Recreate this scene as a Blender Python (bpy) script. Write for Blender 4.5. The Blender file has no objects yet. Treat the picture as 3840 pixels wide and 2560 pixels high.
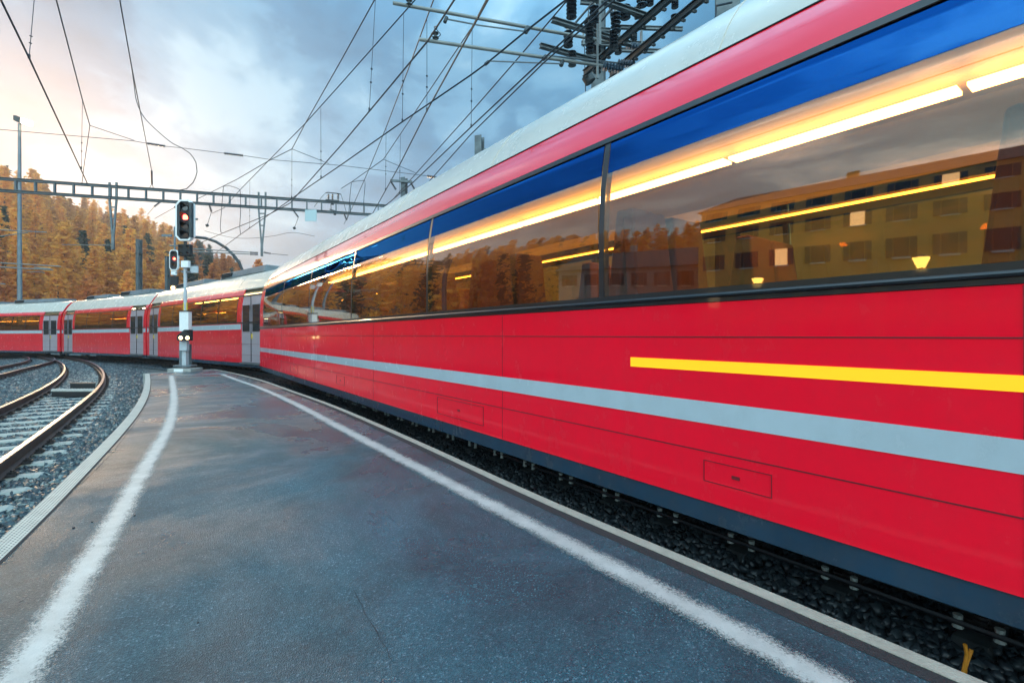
import bpy, math, random
import numpy as np
from mathutils import Vector, Matrix

random.seed(7)
rng = np.random.default_rng(7)
C = bpy.context.scene.collection
SC = bpy.context.scene
R = math.radians

# ------------------------------------------------------------------ camera
CZ = 1.22                                  # eye height above the rail heads
F, PX, PY = 1813.0, 1920.0, 1250.0         # focal length and horizon in photo pixels (3840 wide)
cam_d = bpy.data.cameras.new('camera'); cam = bpy.data.objects.new('camera', cam_d); C.objects.link(cam)
cam.location = (0, 0, CZ); cam.rotation_euler = (R(90), 0, 0)
cam_d.sensor_width = 36; cam_d.lens = 36 * F / 3840; cam_d.shift_y = -30 / 3840
cam_d.clip_start = .05; cam_d.clip_end = 6000
SC.camera = cam

# ------------------------------------------------------------------ world
SUN_AZ, SUN_EL = 46.0, 11.5                # degrees left of the view axis, above the horizon
sd = Vector((-math.sin(R(SUN_AZ)) * math.cos(R(SUN_EL)), math.cos(R(SUN_AZ)) * math.cos(R(SUN_EL)), math.sin(R(SUN_EL))))
W = bpy.data.worlds.new('World'); SC.world = W; W.use_nodes = True
nt = W.node_tree; nt.nodes.clear(); N = nt.nodes.new; LK = nt.links.new
out = N('ShaderNodeOutputWorld'); bg = N('ShaderNodeBackground'); bg.inputs[1].default_value = .1
LK(bg.outputs[0], out.inputs[0])
sky = N('ShaderNodeTexSky'); sky.sky_type = 'NISHITA'; sky.sun_disc = False
sky.sun_elevation = R(SUN_EL); sky.sun_rotation = R(-SUN_AZ); sky.altitude = 1700
tc = N('ShaderNodeTexCoord'); sep = N('ShaderNodeSeparateXYZ'); LK(tc.outputs['Generated'], sep.inputs[0])
def wm(op, a, b=None, c=None, clamp=False):
    n = N('ShaderNodeMath'); n.operation = op; n.use_clamp = clamp
    for i, v in enumerate((a, b, c)):
        if v is None: continue
        if isinstance(v, (int, float)): n.inputs[i].default_value = v
        else: LK(v, n.inputs[i])
    return n.outputs[0]
def wmix(f, a, b, typ='MIX'):
    n = N('ShaderNodeMix'); n.data_type = 'RGBA'; n.blend_type = typ
    if isinstance(f, (int, float)): n.inputs[0].default_value = f
    else: LK(f, n.inputs[0])
    for i, v in ((6, a), (7, b)):
        if isinstance(v, tuple): n.inputs[i].default_value = (*v, 1)
        else: LK(v, n.inputs[i])
    return n.outputs[2]
def wramp(f, stops):
    n = N('ShaderNodeValToRGB'); LK(f, n.inputs[0]); e = n.color_ramp.elements
    while len(e) < len(stops): e.new(.5)
    for q, (p, c) in zip(e, stops): q.position = p; q.color = (*c, 1) if len(c) == 3 else c
    n.color_ramp.interpolation = 'EASE'
    return n.outputs[0]
zz = wm('MAXIMUM', sep.outputs[2], 0.0); den = wm('ADD', zz, .22)
cx = wm('DIVIDE', sep.outputs[0], den); cy = wm('DIVIDE', sep.outputs[1], den)
cmb = N('ShaderNodeCombineXYZ'); LK(cx, cmb.inputs[0]); LK(cy, cmb.inputs[1])
def wnoise(scale, det, rough, dist, off):
    mp = N('ShaderNodeMapping'); LK(cmb.outputs[0], mp.inputs[0]); mp.inputs['Location'].default_value = off
    mp.inputs['Scale'].default_value = (1, .8, 1)
    n = N('ShaderNodeTexNoise'); LK(mp.outputs[0], n.inputs['Vector'])
    n.inputs['Scale'].default_value = scale; n.inputs['Detail'].default_value = det
    n.inputs['Roughness'].default_value = rough; n.inputs['Distortion'].default_value = dist
    return n.outputs['Fac']
n1 = wnoise(1.5, 8, .55, .3, (3.1, 1.7, 0)); n2 = wnoise(4.2, 8, .55, .4, (7.4, 2.2, 3))
mixn = wm('ADD', wm('MULTIPLY', n1, .62), wm('MULTIPLY', n2, .38))
cloud = wramp(mixn, [(.40, (.28, 1.3, 2.4)), (.475, (.45, 1.75, 3.1)), (.53, (1.05, 2.8, 4.3)), (.61, (2.7, 4.6, 5.8))])
up = wm('ADD', wm('MULTIPLY', wm('MAXIMUM', wm('SUBTRACT', sep.outputs[2], .50), 0.0), 6.5), wm('MULTIPLY', wm('MAXIMUM', wm('SUBTRACT', .2, sep.outputs[1]), 0.0), 6.2))
upm = N('ShaderNodeVectorMath'); upm.operation = 'SCALE'; LK(cloud, upm.inputs[0]); LK(wm('ADD', up, 1.0), upm.inputs['Scale']); cloud = upm.outputs[0]   
cloud = wmix(wm('MULTIPLY', wm('SUBTRACT', .3, sep.outputs[1]), 1.4, None, True), cloud, wmix(1.0, cloud, (1.95, 1.0, .70), 'MULTIPLY'))   # unseen sky boosted behind and overhead, warmed behind, as added fill light
base = wmix(.95, sky.outputs[0], cloud)
dt = N('ShaderNodeVectorMath'); dt.operation = 'DOT_PRODUCT'; LK(tc.outputs['Generated'], dt.inputs[0]); dt.inputs[1].default_value = sd
dpos = wm('MAXIMUM', dt.outputs['Value'], 0.0)
g1 = wm('POWER', dpos, 22); g2 = wm('POWER', dpos, 55)
gl = wmix(1.0, base, wmix(g1, (0, 0, 0), (.8, .38, .2)), 'ADD')
gl = wmix(1.0, gl, wmix(g2, (0, 0, 0), (6.0, 2.9, 1.0)), 'ADD')
LK(gl, bg.inputs[0])

sun_d = bpy.data.lights.new('sun', 'SUN'); sun = bpy.data.objects.new('sun', sun_d); C.objects.link(sun)
sun_d.energy = 2.2; sun_d.angle = R(10); sun_d.color = (1, .66, .36)
sun.rotation_euler = (-sd).to_track_quat('-Z', 'Y').to_euler()
SC.view_settings.view_transform = 'Standard'; SC.view_settings.look = 'None'
SC.view_settings.gamma = 1; SC.view_settings.exposure = 0.72
cy_ = SC.cycles; cy_.max_bounces = 8; cy_.transparent_max_bounces = 16; cy_.volume_bounces = 0
cy_.sample_clamp_indirect = 4; cy_.use_denoising = True

# ------------------------------------------------------------------ helpers
def drop(Y): return .009 * max(0.0, min(Y, 70) - 8)      # the line falls gently away from the platform
def P(x, y, Y): return Vector(((x - PX) / F * Y, Y, CZ + (PY - y) / F * Y))
def Pz(x, y, z):                                         # point on the level z (above the rail heads at the camera)
    Y = 10.0
    if z > CZ: Y = F * (z - CZ) / (PY - y)
    else:
        for _ in range(60): Y = F * (CZ - z + drop(Y)) / (y - PY)
    return Vector(((x - PX) / F * Y, Y, z if z > CZ else z - drop(Y)))

APART = {'end_panel','end_wall','operating_rod','rail_fastening','warning_strip','support_leg','side_panel','cantrail','white_stripe','mast_bracket','cable','clamp','steady_arm','shutter','lining','underframe','roof_rib','bolt','panel_seam','ceiling_light','leg','rung','jumper','head_rib','contact_bar'}
class MB:
    def __init__(s): s.v = []; s.f = []; s.m = []; s.uv = {}
    def add(s, vs, fs, mi=0):
        o = len(s.v); s.v += [tuple(p) for p in vs]
        for q in fs: s.f.append([o + i for i in q]); s.m.append(mi)
        return s
    def box(s, a, b, mi=0):
        x0, x1 = sorted((a[0], b[0])); y0, y1 = sorted((a[1], b[1])); z0, z1 = sorted((a[2], b[2]))
        return s.add([(x0,y0,z0),(x1,y0,z0),(x1,y1,z0),(x0,y1,z0),(x0,y0,z1),(x1,y0,z1),(x1,y1,z1),(x0,y1,z1)],
                     [(0,3,2,1),(4,5,6,7),(0,1,5,4),(1,2,6,5),(2,3,7,6),(3,0,4,7)], mi)
    def bar(s, a, b, w, h, mi=0, up=(0,0,1)):            # rectangular bar between two points
        a, b = Vector(a), Vector(b); d = (b - a).normalized(); up = Vector(up)
        if abs(d.dot(up)) > .98: up = Vector((1, 0, 0))
        r = d.cross(up).normalized() * w / 2; u = r.cross(d).normalized() * h / 2
        return s.add([a-r-u,a+r-u,a+r+u,a-r+u,b-r-u,b+r-u,b+r+u,b-r+u],
                     [(0,1,2,3),(7,6,5,4),(0,4,5,1),(1,5,6,2),(2,6,7,3),(3,7,4,0)], mi)
    def ibeam(s, a, b, w, h, t=.015, mi=0, up=(0,0,1)):  # rolled H section
        a, b = Vector(a), Vector(b); d = (b - a).normalized(); up = Vector(up)
        if abs(d.dot(up)) > .98: up = Vector((0, 1, 0))
        r = d.cross(up).normalized(); u = r.cross(d).normalized()
        for sg in (-1, 1):
            s.bar(a + u*sg*(h-t)/2, b + u*sg*(h-t)/2, w, t, mi, u)
        s.bar(a, b, t, h - 2*t, mi, u); return s
    def tube(s, pts, r, n=8, mi=0, caps=True):
        pts = [Vector(p) for p in pts]; rs = r if isinstance(r, (list, tuple)) else [r] * len(pts)
        o = len(s.v); up = None
        for i, p in enumerate(pts):
            d = (pts[min(i+1, len(pts)-1)] - pts[max(i-1, 0)])
            d = d.normalized() if d.length > 1e-9 else Vector((0,0,1))
            if up is None:
                up = Vector((0,0,1)) if abs(d.z) < .9 else Vector((1,0,0))
            x = d.cross(up).normalized(); u = x.cross(d).normalized(); up = u
            for k in range(n):
                a = 2*math.pi*k/n; s.v.append(tuple(p + (x*math.cos(a) + u*math.sin(a))*rs[i]))
        for i in range(len(pts)-1):
            for k in range(n):
                k2 = (k+1) % n; s.f.append([o+i*n+k, o+i*n+k2, o+(i+1)*n+k2, o+(i+1)*n+k]); s.m.append(mi)
        if caps:
            s.f.append([o+k for k in range(n)][::-1]); s.m.append(mi)
            s.f.append([o+(len(pts)-1)*n+k for k in range(n)]); s.m.append(mi)
        return s
    def insul(s, a, b, r, n=6, core=.35, mi=0):           # ribbed insulator
        a, b = Vector(a), Vector(b); pts = []; rs = []
        for i in range(n):
            for t, q in ((.05, core), (.38, core), (.5, 1), (.62, .95), (.72, core)):
                pts.append(a.lerp(b, (i + t) / n)); rs.append(r * q)
        return s.tube(pts, rs, 12, mi)
    def prism(s, poly, z0, z1, mi=0):                    # polygon in xy extruded in z
        n = len(poly)
        return s.add([(x,y,z0) for x,y in poly] + [(x,y,z1) for x,y in poly],
                     [tuple(range(n))[::-1], tuple(range(n, 2*n))] + [(i,(i+1)%n,n+(i+1)%n,n+i) for i in range(n)], mi)
    def sweep(s, prof, frames, closed=True, mi=0, caps=True):   # prof (a,b) per frame: o + a*r + b*u
        n = len(prof); o = len(s.v)
        for (c, r, u) in frames:
            for a, b in prof: s.v.append(tuple(c + r*a + u*b))
        m = n if closed else n-1
        for i in range(len(frames)-1):
            for k in range(m):
                k2 = (k+1) % n; s.f.append([o+i*n+k, o+i*n+k2, o+(i+1)*n+k2, o+(i+1)*n+k]); s.m.append(mi)
        if caps and closed:
            s.f.append([o+k for k in range(n)][::-1]); s.m.append(mi)
            s.f.append([o+(len(frames)-1)*n+k for k in range(n)]); s.m.append(mi)
        return s
    def pieces(s, gap=.02):                              # groups of faces that stand apart from one another
        par = list(range(len(s.v)))
        def fd(i):
            while par[i] != i: par[i] = par[par[i]]; i = par[i]
            return i
        for q in s.f:
            for i in q[1:]: par[fd(i)] = fd(q[0])
        comp = {}
        for k, q in enumerate(s.f): comp.setdefault(fd(q[0]), []).append(k)
        bb = []
        for fs_ in comp.values():
            vs = np.array([s.v[i] for k in fs_ for i in s.f[k]]); bb.append([vs.min(0)-gap/2, vs.max(0)+gap/2, fs_])
        ch = True
        while ch:
            ch = False
            for i in range(len(bb)):
                for j in range(i+1, len(bb)):
                    if (bb[i][0] <= bb[j][1]).all() and (bb[j][0] <= bb[i][1]).all():
                        bb[i] = [np.minimum(bb[i][0], bb[j][0]), np.maximum(bb[i][1], bb[j][1]), bb[i][2]+bb[j][2]]; bb.pop(j); ch = True; break
                if ch: break
        o = []
        for _, _, fs_ in bb:
            m = MB(); mp = {}
            for k in sorted(fs_):
                q = []
                for i in s.f[k]:
                    if i not in mp: mp[i] = len(m.v); m.v.append(s.v[i])
                    q.append(mp[i])
                m.f.append(q); m.m.append(s.m[k])
            o.append(m)
        return o
    def build(s, name, mats, parent=None, smooth=False, bevel=0, loc=None):
        if parent is not None and name in APART:
            ps = s.pieces()
            if len(ps) > 1:
                return [m._build(name, mats, parent, smooth, bevel, loc) for m in ps][0]
        return s._build(name, mats, parent, smooth, bevel, loc)
    def _build(s, name, mats, parent=None, smooth=False, bevel=0, loc=None):
        me = bpy.data.meshes.new(name)
        if loc is not None:
            L = Vector(loc); vs = [tuple(Vector(v) - L) for v in s.v]
        else: vs = s.v
        me.from_pydata(vs, [], s.f)
        mats = mats if isinstance(mats, (list, tuple)) else [mats]
        for m in mats: me.materials.append(m)
        if len(mats) > 1: me.polygons.foreach_set('material_index', s.m)
        if smooth: me.polygons.foreach_set('use_smooth', [True]*len(me.polygons))
        o = bpy.data.objects.new(name, me); C.objects.link(o)
        import bmesh
        bm = bmesh.new(); bm.from_mesh(me); bmesh.ops.recalc_face_normals(bm, faces=bm.faces); bm.to_mesh(me); bm.free()
        if loc is not None: o.location = loc
        if parent is not None: o.parent = parent
        if bevel:
            b = o.modifiers.new('bevel', 'BEVEL'); b.width = bevel; b.segments = 2; b.limit_method = 'ANGLE'
        if smooth:
            try: me.set_sharp_from_angle(angle=R(42))
            except Exception: pass
        return o
def tag(o, label=None, cat=None, group=None, kind=None):
    if label: o['label'] = label
    if cat: o['category'] = cat
    if group: o['group'] = group
    if kind: o['kind'] = kind
    return o
def thing(name, loc, label, cat, group=None, rot=None):
    o = bpy.data.objects.new(name, None); C.objects.link(o); o.location = loc; o.empty_display_size = .2
    if rot: o.rotation_euler = rot
    return tag(o, label, cat, group)
def part(mb, name, mat, root, **k):                      # mesh given in world coordinates, child of a thing
    return mb.build(name, mat, root, loc=None, **k) if root is None else _part(mb, name, mat, root, **k)
def _part(mb, name, mat, root, **k):
    L = root.location if root.parent is None else root.parent.location + root.location
    mb.v = [tuple(Vector(v) - L) for v in mb.v]
    return mb.build(name, mat, root, **k)
def catmull(pts, step=.4):
    pts = [Vector(p) for p in pts]; q = [pts[0]*2 - pts[1]] + pts + [pts[-1]*2 - pts[-2]]; o = []
    for i in range(1, len(q)-2):
        n = max(1, int((q[i+1]-q[i]).length/step))
        for k in range(n):
            t = k/n; a, b, c, d = q[i-1], q[i], q[i+1], q[i+2]
            o.append(.5*((2*b)+(c-a)*t+(2*a-5*b+4*c-d)*t*t+(3*b-a-3*c+d)*t**3))
    o.append(pts[-1]); return o
def resample(pts, step):
    o = [pts[0].copy()]; acc = 0
    for a, b in zip(pts, pts[1:]):
        L = (b-a).length; 
        if L < 1e-9: continue
        t = step - acc
        while t <= L: o.append(a.lerp(b, t/L)); t += step
        acc = (acc + L) % step
    return o
def smoothline(pts, it=6):
    for _ in range(it):
        pts = [pts[0]] + [(pts[i-1] + pts[i]*2 + pts[i+1])/4 for i in range(1, len(pts)-1)] + [pts[-1]]
    return pts
def frames(pts):
    fr = []
    for i, p in enumerate(pts):
        d = (pts[min(i+1, len(pts)-1)] - pts[max(i-1, 0)]); d.z = 0; d.normalize()
        fr.append((p, Vector((d.y, -d.x, 0)), Vector((0, 0, 1))))
    return fr
def offset(pts, a): return [c + r*a for c, r, u in frames(pts)]

# ------------------------------------------------------------------ materials
def mat(name, col, rough=.6, metal=0, var=0, vscale=3, bump=0, bscale=40, dirt=None, coat=0, spec=.5, emit=None, est=0, rvar=0):
    m = bpy.data.materials.new(name); m.use_nodes = True; t = m.node_tree; b = t.nodes['Principled BSDF']
    b.inputs['Base Color'].default_value = (*col, 1); b.inputs['Roughness'].default_value = rough
    b.inputs['Metallic'].default_value = metal; b.inputs['Coat Weight'].default_value = coat
    b.inputs['Coat Roughness'].default_value = .04; b.inputs['Specular IOR Level'].default_value = spec
    if emit: b.inputs['Emission Color'].default_value = (*emit, 1); b.inputs['Emission Strength'].default_value = est
    if var or bump or dirt or rvar:
        co = t.nodes.new('ShaderNodeTexCoord')
        n = t.nodes.new('ShaderNodeTexNoise'); n.inputs['Scale'].default_value = vscale; n.inputs['Detail'].default_value = 6
        n.inputs['Roughness'].default_value = .65
        t.links.new(co.outputs['Object'], n.inputs['Vector'])
        if var or dirt:
            r = t.nodes.new('ShaderNodeValToRGB'); t.links.new(n.outputs['Fac'], r.inputs[0])
            e = r.color_ramp.elements; e[0].position = .3; e[1].position = .7
            e[0].color = (*[c*(1-var) for c in col], 1) if not dirt else (*dirt, 1)
            e[1].color = (*[min(1, c*(1+var)) for c in col], 1)
            t.links.new(r.outputs[0], b.inputs['Base Color'])
        if rvar:
            mr = t.nodes.new('ShaderNodeMapRange'); t.links.new(n.outputs['Fac'], mr.inputs[0])
            mr.inputs[1].default_value = .3; mr.inputs[2].default_value = .7
            mr.inputs[3].default_value = max(0, rough-rvar); mr.inputs[4].default_value = min(1, rough+rvar)
            t.links.new(mr.outputs[0], b.inputs['Roughness'])
        if bump:
            n2 = t.nodes.new('ShaderNodeTexNoise'); n2.inputs['Scale'].default_value = bscale; n2.inputs['Detail'].default_value = 4
            t.links.new(co.outputs['Object'], n2.inputs['Vector'])
            bp = t.nodes.new('ShaderNodeBump'); bp.inputs['Strength'].default_value = bump; bp.inputs['Distance'].default_value = .01
            t.links.new(n2.outputs['Fac'], bp.inputs['Height']); t.links.new(bp.outputs[0], b.inputs['Normal'])
    return m
M = {}
M['galv'] = mat('galvanised_steel', (.12, .145, .155), .55, .5, var=.3, vscale=4, bump=.2)
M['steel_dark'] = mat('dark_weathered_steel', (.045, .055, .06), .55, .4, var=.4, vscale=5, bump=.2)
M['steel_grey'] = mat('grey_painted_steel', (.15, .18, .2), .5, .3, var=.25, vscale=2)
M['alu'] = mat('aluminium_tube', (.20, .215, .21), .5, .4, var=.15, vscale=6)
M['wire'] = mat('copper_wire_weathered', (.03, .045, .06), .5, .6)
M['insul'] = mat('brown_black_insulator', (.018, .02, .026), .22, 0, coat=.6)
M['insul_blue'] = mat('slate_blue_insulator', (.03, .06, .09), .3, 0, coat=.4)
M['black'] = mat('black_rubber', (.012, .012, .015), .32, 0, coat=.5)
M['matt_black'] = mat('matt_black', (.012, .013, .015), .7)
M['white'] = mat('white_enamel', (.78, .79, .78), .4, var=.08, vscale=6)
M['box_grey'] = mat('grey_box_paint', (.42, .47, .5), .5, var=.12, vscale=8)
M['concrete'] = mat('concrete', (.3, .3, .28), .85, var=.3, vscale=8, bump=.4, bscale=60)
M['red'] = mat('red_coach_paint', (.95, .003, .024), .3, 0, var=.03, vscale=1.2, coat=.35, spec=.2)
M['red_dull'] = mat('red_coach_paint_distant', (.8, .012, .03), .3, 0, var=.08, vscale=1.5, coat=.7)
M['red_gloss'] = mat('red_cantrail_paint', (.9, .003, .024), .25, 0, coat=1)
M['cream'] = mat('cream_white_roof', (.56, .50, .42), .4, 0, var=.06, vscale=1.5, coat=.3)
M['stripe'] = mat('white_stripe_paint', (.44, .52, .57), .3, 0, var=.05, vscale=2, coat=.5)
M['yellow'] = mat('amber_display_light_trail', (.9, .5, .01), .4, emit=(1, .42, .01), est=.42)  # light trail of the moving display, as an even glow
M['skirt'] = mat('dark_blue_grey_skirt', (.018, .05, .085), .35, 0, var=.15, coat=.3)
M['door'] = mat('silver_grey_door', (.42, .36, .4), .35, .2, var=.06, coat=.4)
M['under'] = mat('underframe', (.02, .022, .025), .65, .2, var=.3, bump=.2)
M['inner'] = mat('interior_lining', (.22, .16, .09), .6)
M['floor'] = mat('interior_floor', (.08, .07, .07), .6)
M['seat'] = mat('seat_fabric_red', (.13, .045, .03), .85, var=.2, vscale=20)
M['seat_b'] = mat('seat_fabric_brown', (.09, .06, .04), .85, var=.2, vscale=20)
M['tube_light'] = mat('ceiling_tube_light', (1, 1, 1), .5, emit=(1, .82, .48), est=14)
M['rack_light'] = mat('amber_rack_light', (1, .8, .3), .5, emit=(1, .62, .12), est=9)
M['rail'] = mat('rail_steel', (.06, .065, .07), .35, .7, var=.3, vscale=9, bump=.15)
M['rail_top'] = mat('polished_railhead', (.17, .20, .23), .3, .9)
M['rust'] = mat('rusty_rail', (.055, .035, .032), .5, .5, var=.4, vscale=7, bump=.2)
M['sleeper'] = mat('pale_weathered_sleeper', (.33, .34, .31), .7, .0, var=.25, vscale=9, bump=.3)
M['clip'] = mat('dark_rail_fastening', (.035, .03, .03), .6, .3, var=.3)
M['clip_w'] = mat('pale_plastic_clip', (.36, .4, .38), .5, 0)
M['cable'] = mat('black_cable', (.014, .015, .02), .45)
M['orange'] = mat('orange_cable', (.6, .24, .02), .5)
M['kerb'] = mat('beige_tactile_kerb', (.36, .33, .27), .75, var=.16, vscale=14, bump=.5, bscale=120)
M['kerb_g'] = mat('grey_tactile_kerb', (.3, .33, .33), .6, var=.16, vscale=9, bump=.3, bscale=120)
M['joint'] = mat('bitumen_joint', (.022, .022, .024), .8, var=.3, vscale=60, bump=.8, bscale=140)
M['sign'] = mat('pale_sign_plate', (.4, .5, .52), .6)
M['trunk'] = mat('bark', (.07, .05, .04), .9, var=.3)
M['stucco'] = mat('ochre_plaster', (.85, .44, .13), .9, var=.12, vscale=.6)
M['stucco2'] = mat('grey_plaster', (.4, .36, .36), .9, var=.12, vscale=.6)
M['rooft'] = mat('slate_roof', (.08, .075, .08), .8, var=.2)
M['win_d'] = mat('dark_window_glass', (.02, .025, .03), .1, coat=.5)
M['lamp_w'] = mat('warm_lamp_glass', (1, .8, .5), .4, emit=(1, .60, .12), est=7)
M['lit_win'] = mat('lit_window_glass', (1, .8, .5), .4, emit=(1, .62, .25), est=2.2)
M['lamp_f'] = mat('floodlight_glass', (1, .9, .7), .4, emit=(1, .82, .5), est=14)
M['sig_red'] = mat('lit_red_lens', (1, .1, .05), .4, emit=(1, .05, .06), est=2.5)
M['sig_redc'] = mat('lit_red_lens_core', (1, .4, .2), .4, emit=(1, .35, .12), est=4)
M['sig_w'] = mat('lit_amber_white_lens', (1, .8, .5), .4, emit=(1, .62, .25), est=9)
M['lens'] = mat('unlit_lens', (.02, .02, .022), .15, coat=1)
M['warn'] = mat('warning_yellow', (.7, .5, .05), .5)
M['green_box'] = mat('green_drive_box', (.06, .12, .04), .5, var=.2)

M['seam'] = mat('dark_seam', (.16, .006, .012), .6)
def grime(m, gcol, amt, sc=(.6, .6, .22)):               # uneven road dirt and run-off streaks
    t = m.node_tree; b = t.nodes['Principled BSDF']; src = b.inputs['Base Color'].links[0].from_socket
    co = t.nodes.new('ShaderNodeTexCoord'); mp = t.nodes.new('ShaderNodeMapping'); mp.inputs['Scale'].default_value = (sc[0]*3.2, 1, sc[2]*3)
    t.links.new(co.outputs['Object'], mp.inputs[0]); fs_ = []
    for q_, s_ in ((mp, 2.2), (co, 5.5)):
        n = t.nodes.new('ShaderNodeTexNoise'); n.inputs['Scale'].default_value = s_; n.inputs['Detail'].default_value = 7; n.inputs['Roughness'].default_value = .7
        t.links.new(q_.outputs[0] if q_ is mp else co.outputs['Object'], n.inputs['Vector']); fs_.append(n.outputs['Fac'])
    mu = t.nodes.new('ShaderNodeMath'); mu.operation = 'MULTIPLY'; t.links.new(fs_[0], mu.inputs[0]); t.links.new(fs_[1], mu.inputs[1])
    mr = t.nodes.new('ShaderNodeMapRange'); t.links.new(mu.outputs[0], mr.inputs[0]); mr.inputs[1].default_value = .2; mr.inputs[2].default_value = .42; mr.inputs[4].default_value = amt
    mx = t.nodes.new('ShaderNodeMix'); mx.data_type = 'RGBA'; t.links.new(mr.outputs[0], mx.inputs[0]); t.links.new(src, mx.inputs[6]); mx.inputs[7].default_value = (*gcol, 1)
    t.links.new(mx.outputs[2], b.inputs['Base Color'])
    r2 = t.nodes.new('ShaderNodeMapRange'); t.links.new(mu.outputs[0], r2.inputs[0]); r2.inputs[1].default_value = .15; r2.inputs[2].default_value = .4; r2.inputs[3].default_value = .18; r2.inputs[4].default_value = .32
    t.links.new(r2.outputs[0], b.inputs['Roughness'])
grime(M['red'], (.42, .03, .04), .16); grime(M['red_dull'], (.4, .04, .05), .16); grime(M['stripe'], (.24, .25, .25), .22); grime(M['skirt'], (.06, .06, .055), .4); grime(M['cream'], (.42, .40, .36), .22)
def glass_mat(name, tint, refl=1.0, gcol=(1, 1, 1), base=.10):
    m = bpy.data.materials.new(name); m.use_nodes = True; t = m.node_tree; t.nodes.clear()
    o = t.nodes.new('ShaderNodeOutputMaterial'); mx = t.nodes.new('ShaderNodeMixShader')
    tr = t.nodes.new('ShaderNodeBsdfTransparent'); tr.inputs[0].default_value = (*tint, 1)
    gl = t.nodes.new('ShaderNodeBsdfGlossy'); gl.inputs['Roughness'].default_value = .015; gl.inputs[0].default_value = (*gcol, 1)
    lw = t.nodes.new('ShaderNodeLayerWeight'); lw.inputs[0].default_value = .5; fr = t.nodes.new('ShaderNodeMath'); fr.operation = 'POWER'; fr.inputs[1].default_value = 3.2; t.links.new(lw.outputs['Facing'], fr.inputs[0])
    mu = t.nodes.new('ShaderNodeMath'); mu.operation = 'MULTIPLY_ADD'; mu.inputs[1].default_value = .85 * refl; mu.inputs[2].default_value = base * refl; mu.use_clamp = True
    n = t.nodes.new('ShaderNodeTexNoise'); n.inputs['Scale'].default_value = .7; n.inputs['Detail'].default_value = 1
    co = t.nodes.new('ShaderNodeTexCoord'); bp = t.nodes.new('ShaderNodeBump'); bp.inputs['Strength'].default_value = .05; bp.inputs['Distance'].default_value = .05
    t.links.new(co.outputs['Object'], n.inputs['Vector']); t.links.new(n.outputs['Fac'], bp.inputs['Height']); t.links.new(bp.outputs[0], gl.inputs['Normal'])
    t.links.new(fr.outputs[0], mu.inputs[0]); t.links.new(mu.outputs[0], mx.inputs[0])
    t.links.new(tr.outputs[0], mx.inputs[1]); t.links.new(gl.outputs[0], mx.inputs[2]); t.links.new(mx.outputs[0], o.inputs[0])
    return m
M['glass'] = glass_mat('window_glass', (.86, .62, .34))
M['glass_blue'] = glass_mat('sky_reflection_blue_glass', (.01, .12, .5), 1.0, (.02, .17, .55), .38)  # sky reflection of the curved window tops put into the glass as blue colour

def asphalt():
    m = bpy.data.materials.new('wet_asphalt'); m.use_nodes = True; t = m.node_tree; b = t.nodes['Principled BSDF']; n_ = t.nodes.new; L = t.links.new
    co = n_('ShaderNodeTexCoord')
    def noise(s, d=5, r=.6, src=None, dist=0):
        n = n_('ShaderNodeTexNoise'); n.inputs['Scale'].default_value = s; n.inputs['Detail'].default_value = d; n.inputs['Roughness'].default_value = r
        n.inputs['Distortion'].default_value = dist
        L(src or co.outputs['Object'], n.inputs['Vector']); return n.outputs['Fac']
    def ramp(f, st):
        r = n_('ShaderNodeValToRGB'); L(f, r.inputs[0]); e = r.color_ramp.elements
        while len(e) < len(st): e.new(.5)
        for q, (p, c) in zip(e, st): q.position = p; q.color = (*c, 1)
        return r.outputs[0]
    def mix(f, a, c, ty='MIX'):
        n = n_('ShaderNodeMix'); n.data_type = 'RGBA'; n.blend_type = ty
        if isinstance(f, (int, float)): n.inputs[0].default_value = f
        else: L(f, n.inputs[0])
        for i, v in ((6, a), (7, c)):
            if isinstance(v, tuple): n.inputs[i].default_value = (*v, 1)
            else: L(v, n.inputs[i])
        return n.outputs[2]
    vor = n_('ShaderNodeTexVoronoi'); vor.inputs['Scale'].default_value = 210; L(co.outputs['Object'], vor.inputs['Vector'])
    gr = ramp(vor.outputs['Color'], [(0, (.008, .030, .040)), (.45, (.018, .064, .080)), (.8, (.04, .105, .122)), (.97, (.22, .28, .31))])
    warm = mix(ramp(noise(.22, 3), [(.46, (0, 0, 0)), (.66, (1, 1, 1))]), (.9, 1.0, 1.05), (1.5, 1.0, .8))
    col = mix(1.0, gr, warm, 'MULTIPLY')
    big = ramp(noise(1.1, 6, .65, dist=.6), [(.36, (.62, .62, .62)), (.5, (1, 1, 1)), (.66, (1.3, 1.3, 1.3))])
    col = mix(1.0, col, big, 'MULTIPLY')
    stain = ramp(noise(.55, 5, .6, dist=1.2), [(.26, (.6, .55, .52)), (.36, (1, 1, 1))])
    col = mix(.8, col, mix(1.0, col, stain, 'MULTIPLY'))
    L(col, b.inputs['Base Color'])
    wet = ramp(noise(.5, 6, .62, dist=.8), [(.40, (.60, .60, .60)), (.5, (.36, .36, .36)), (.58, (.20, .20, .20))])
    L(wet, b.inputs['Roughness']); b.inputs['Specular IOR Level'].default_value = .48
    bp = n_('ShaderNodeBump'); bp.inputs['Strength'].default_value = .55; bp.inputs['Distance'].default_value = .006
    L(vor.outputs['Distance'], bp.inputs['Height']); L(bp.outputs[0], b.inputs['Normal'])
    return m
M['asphalt'] = asphalt()
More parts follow.
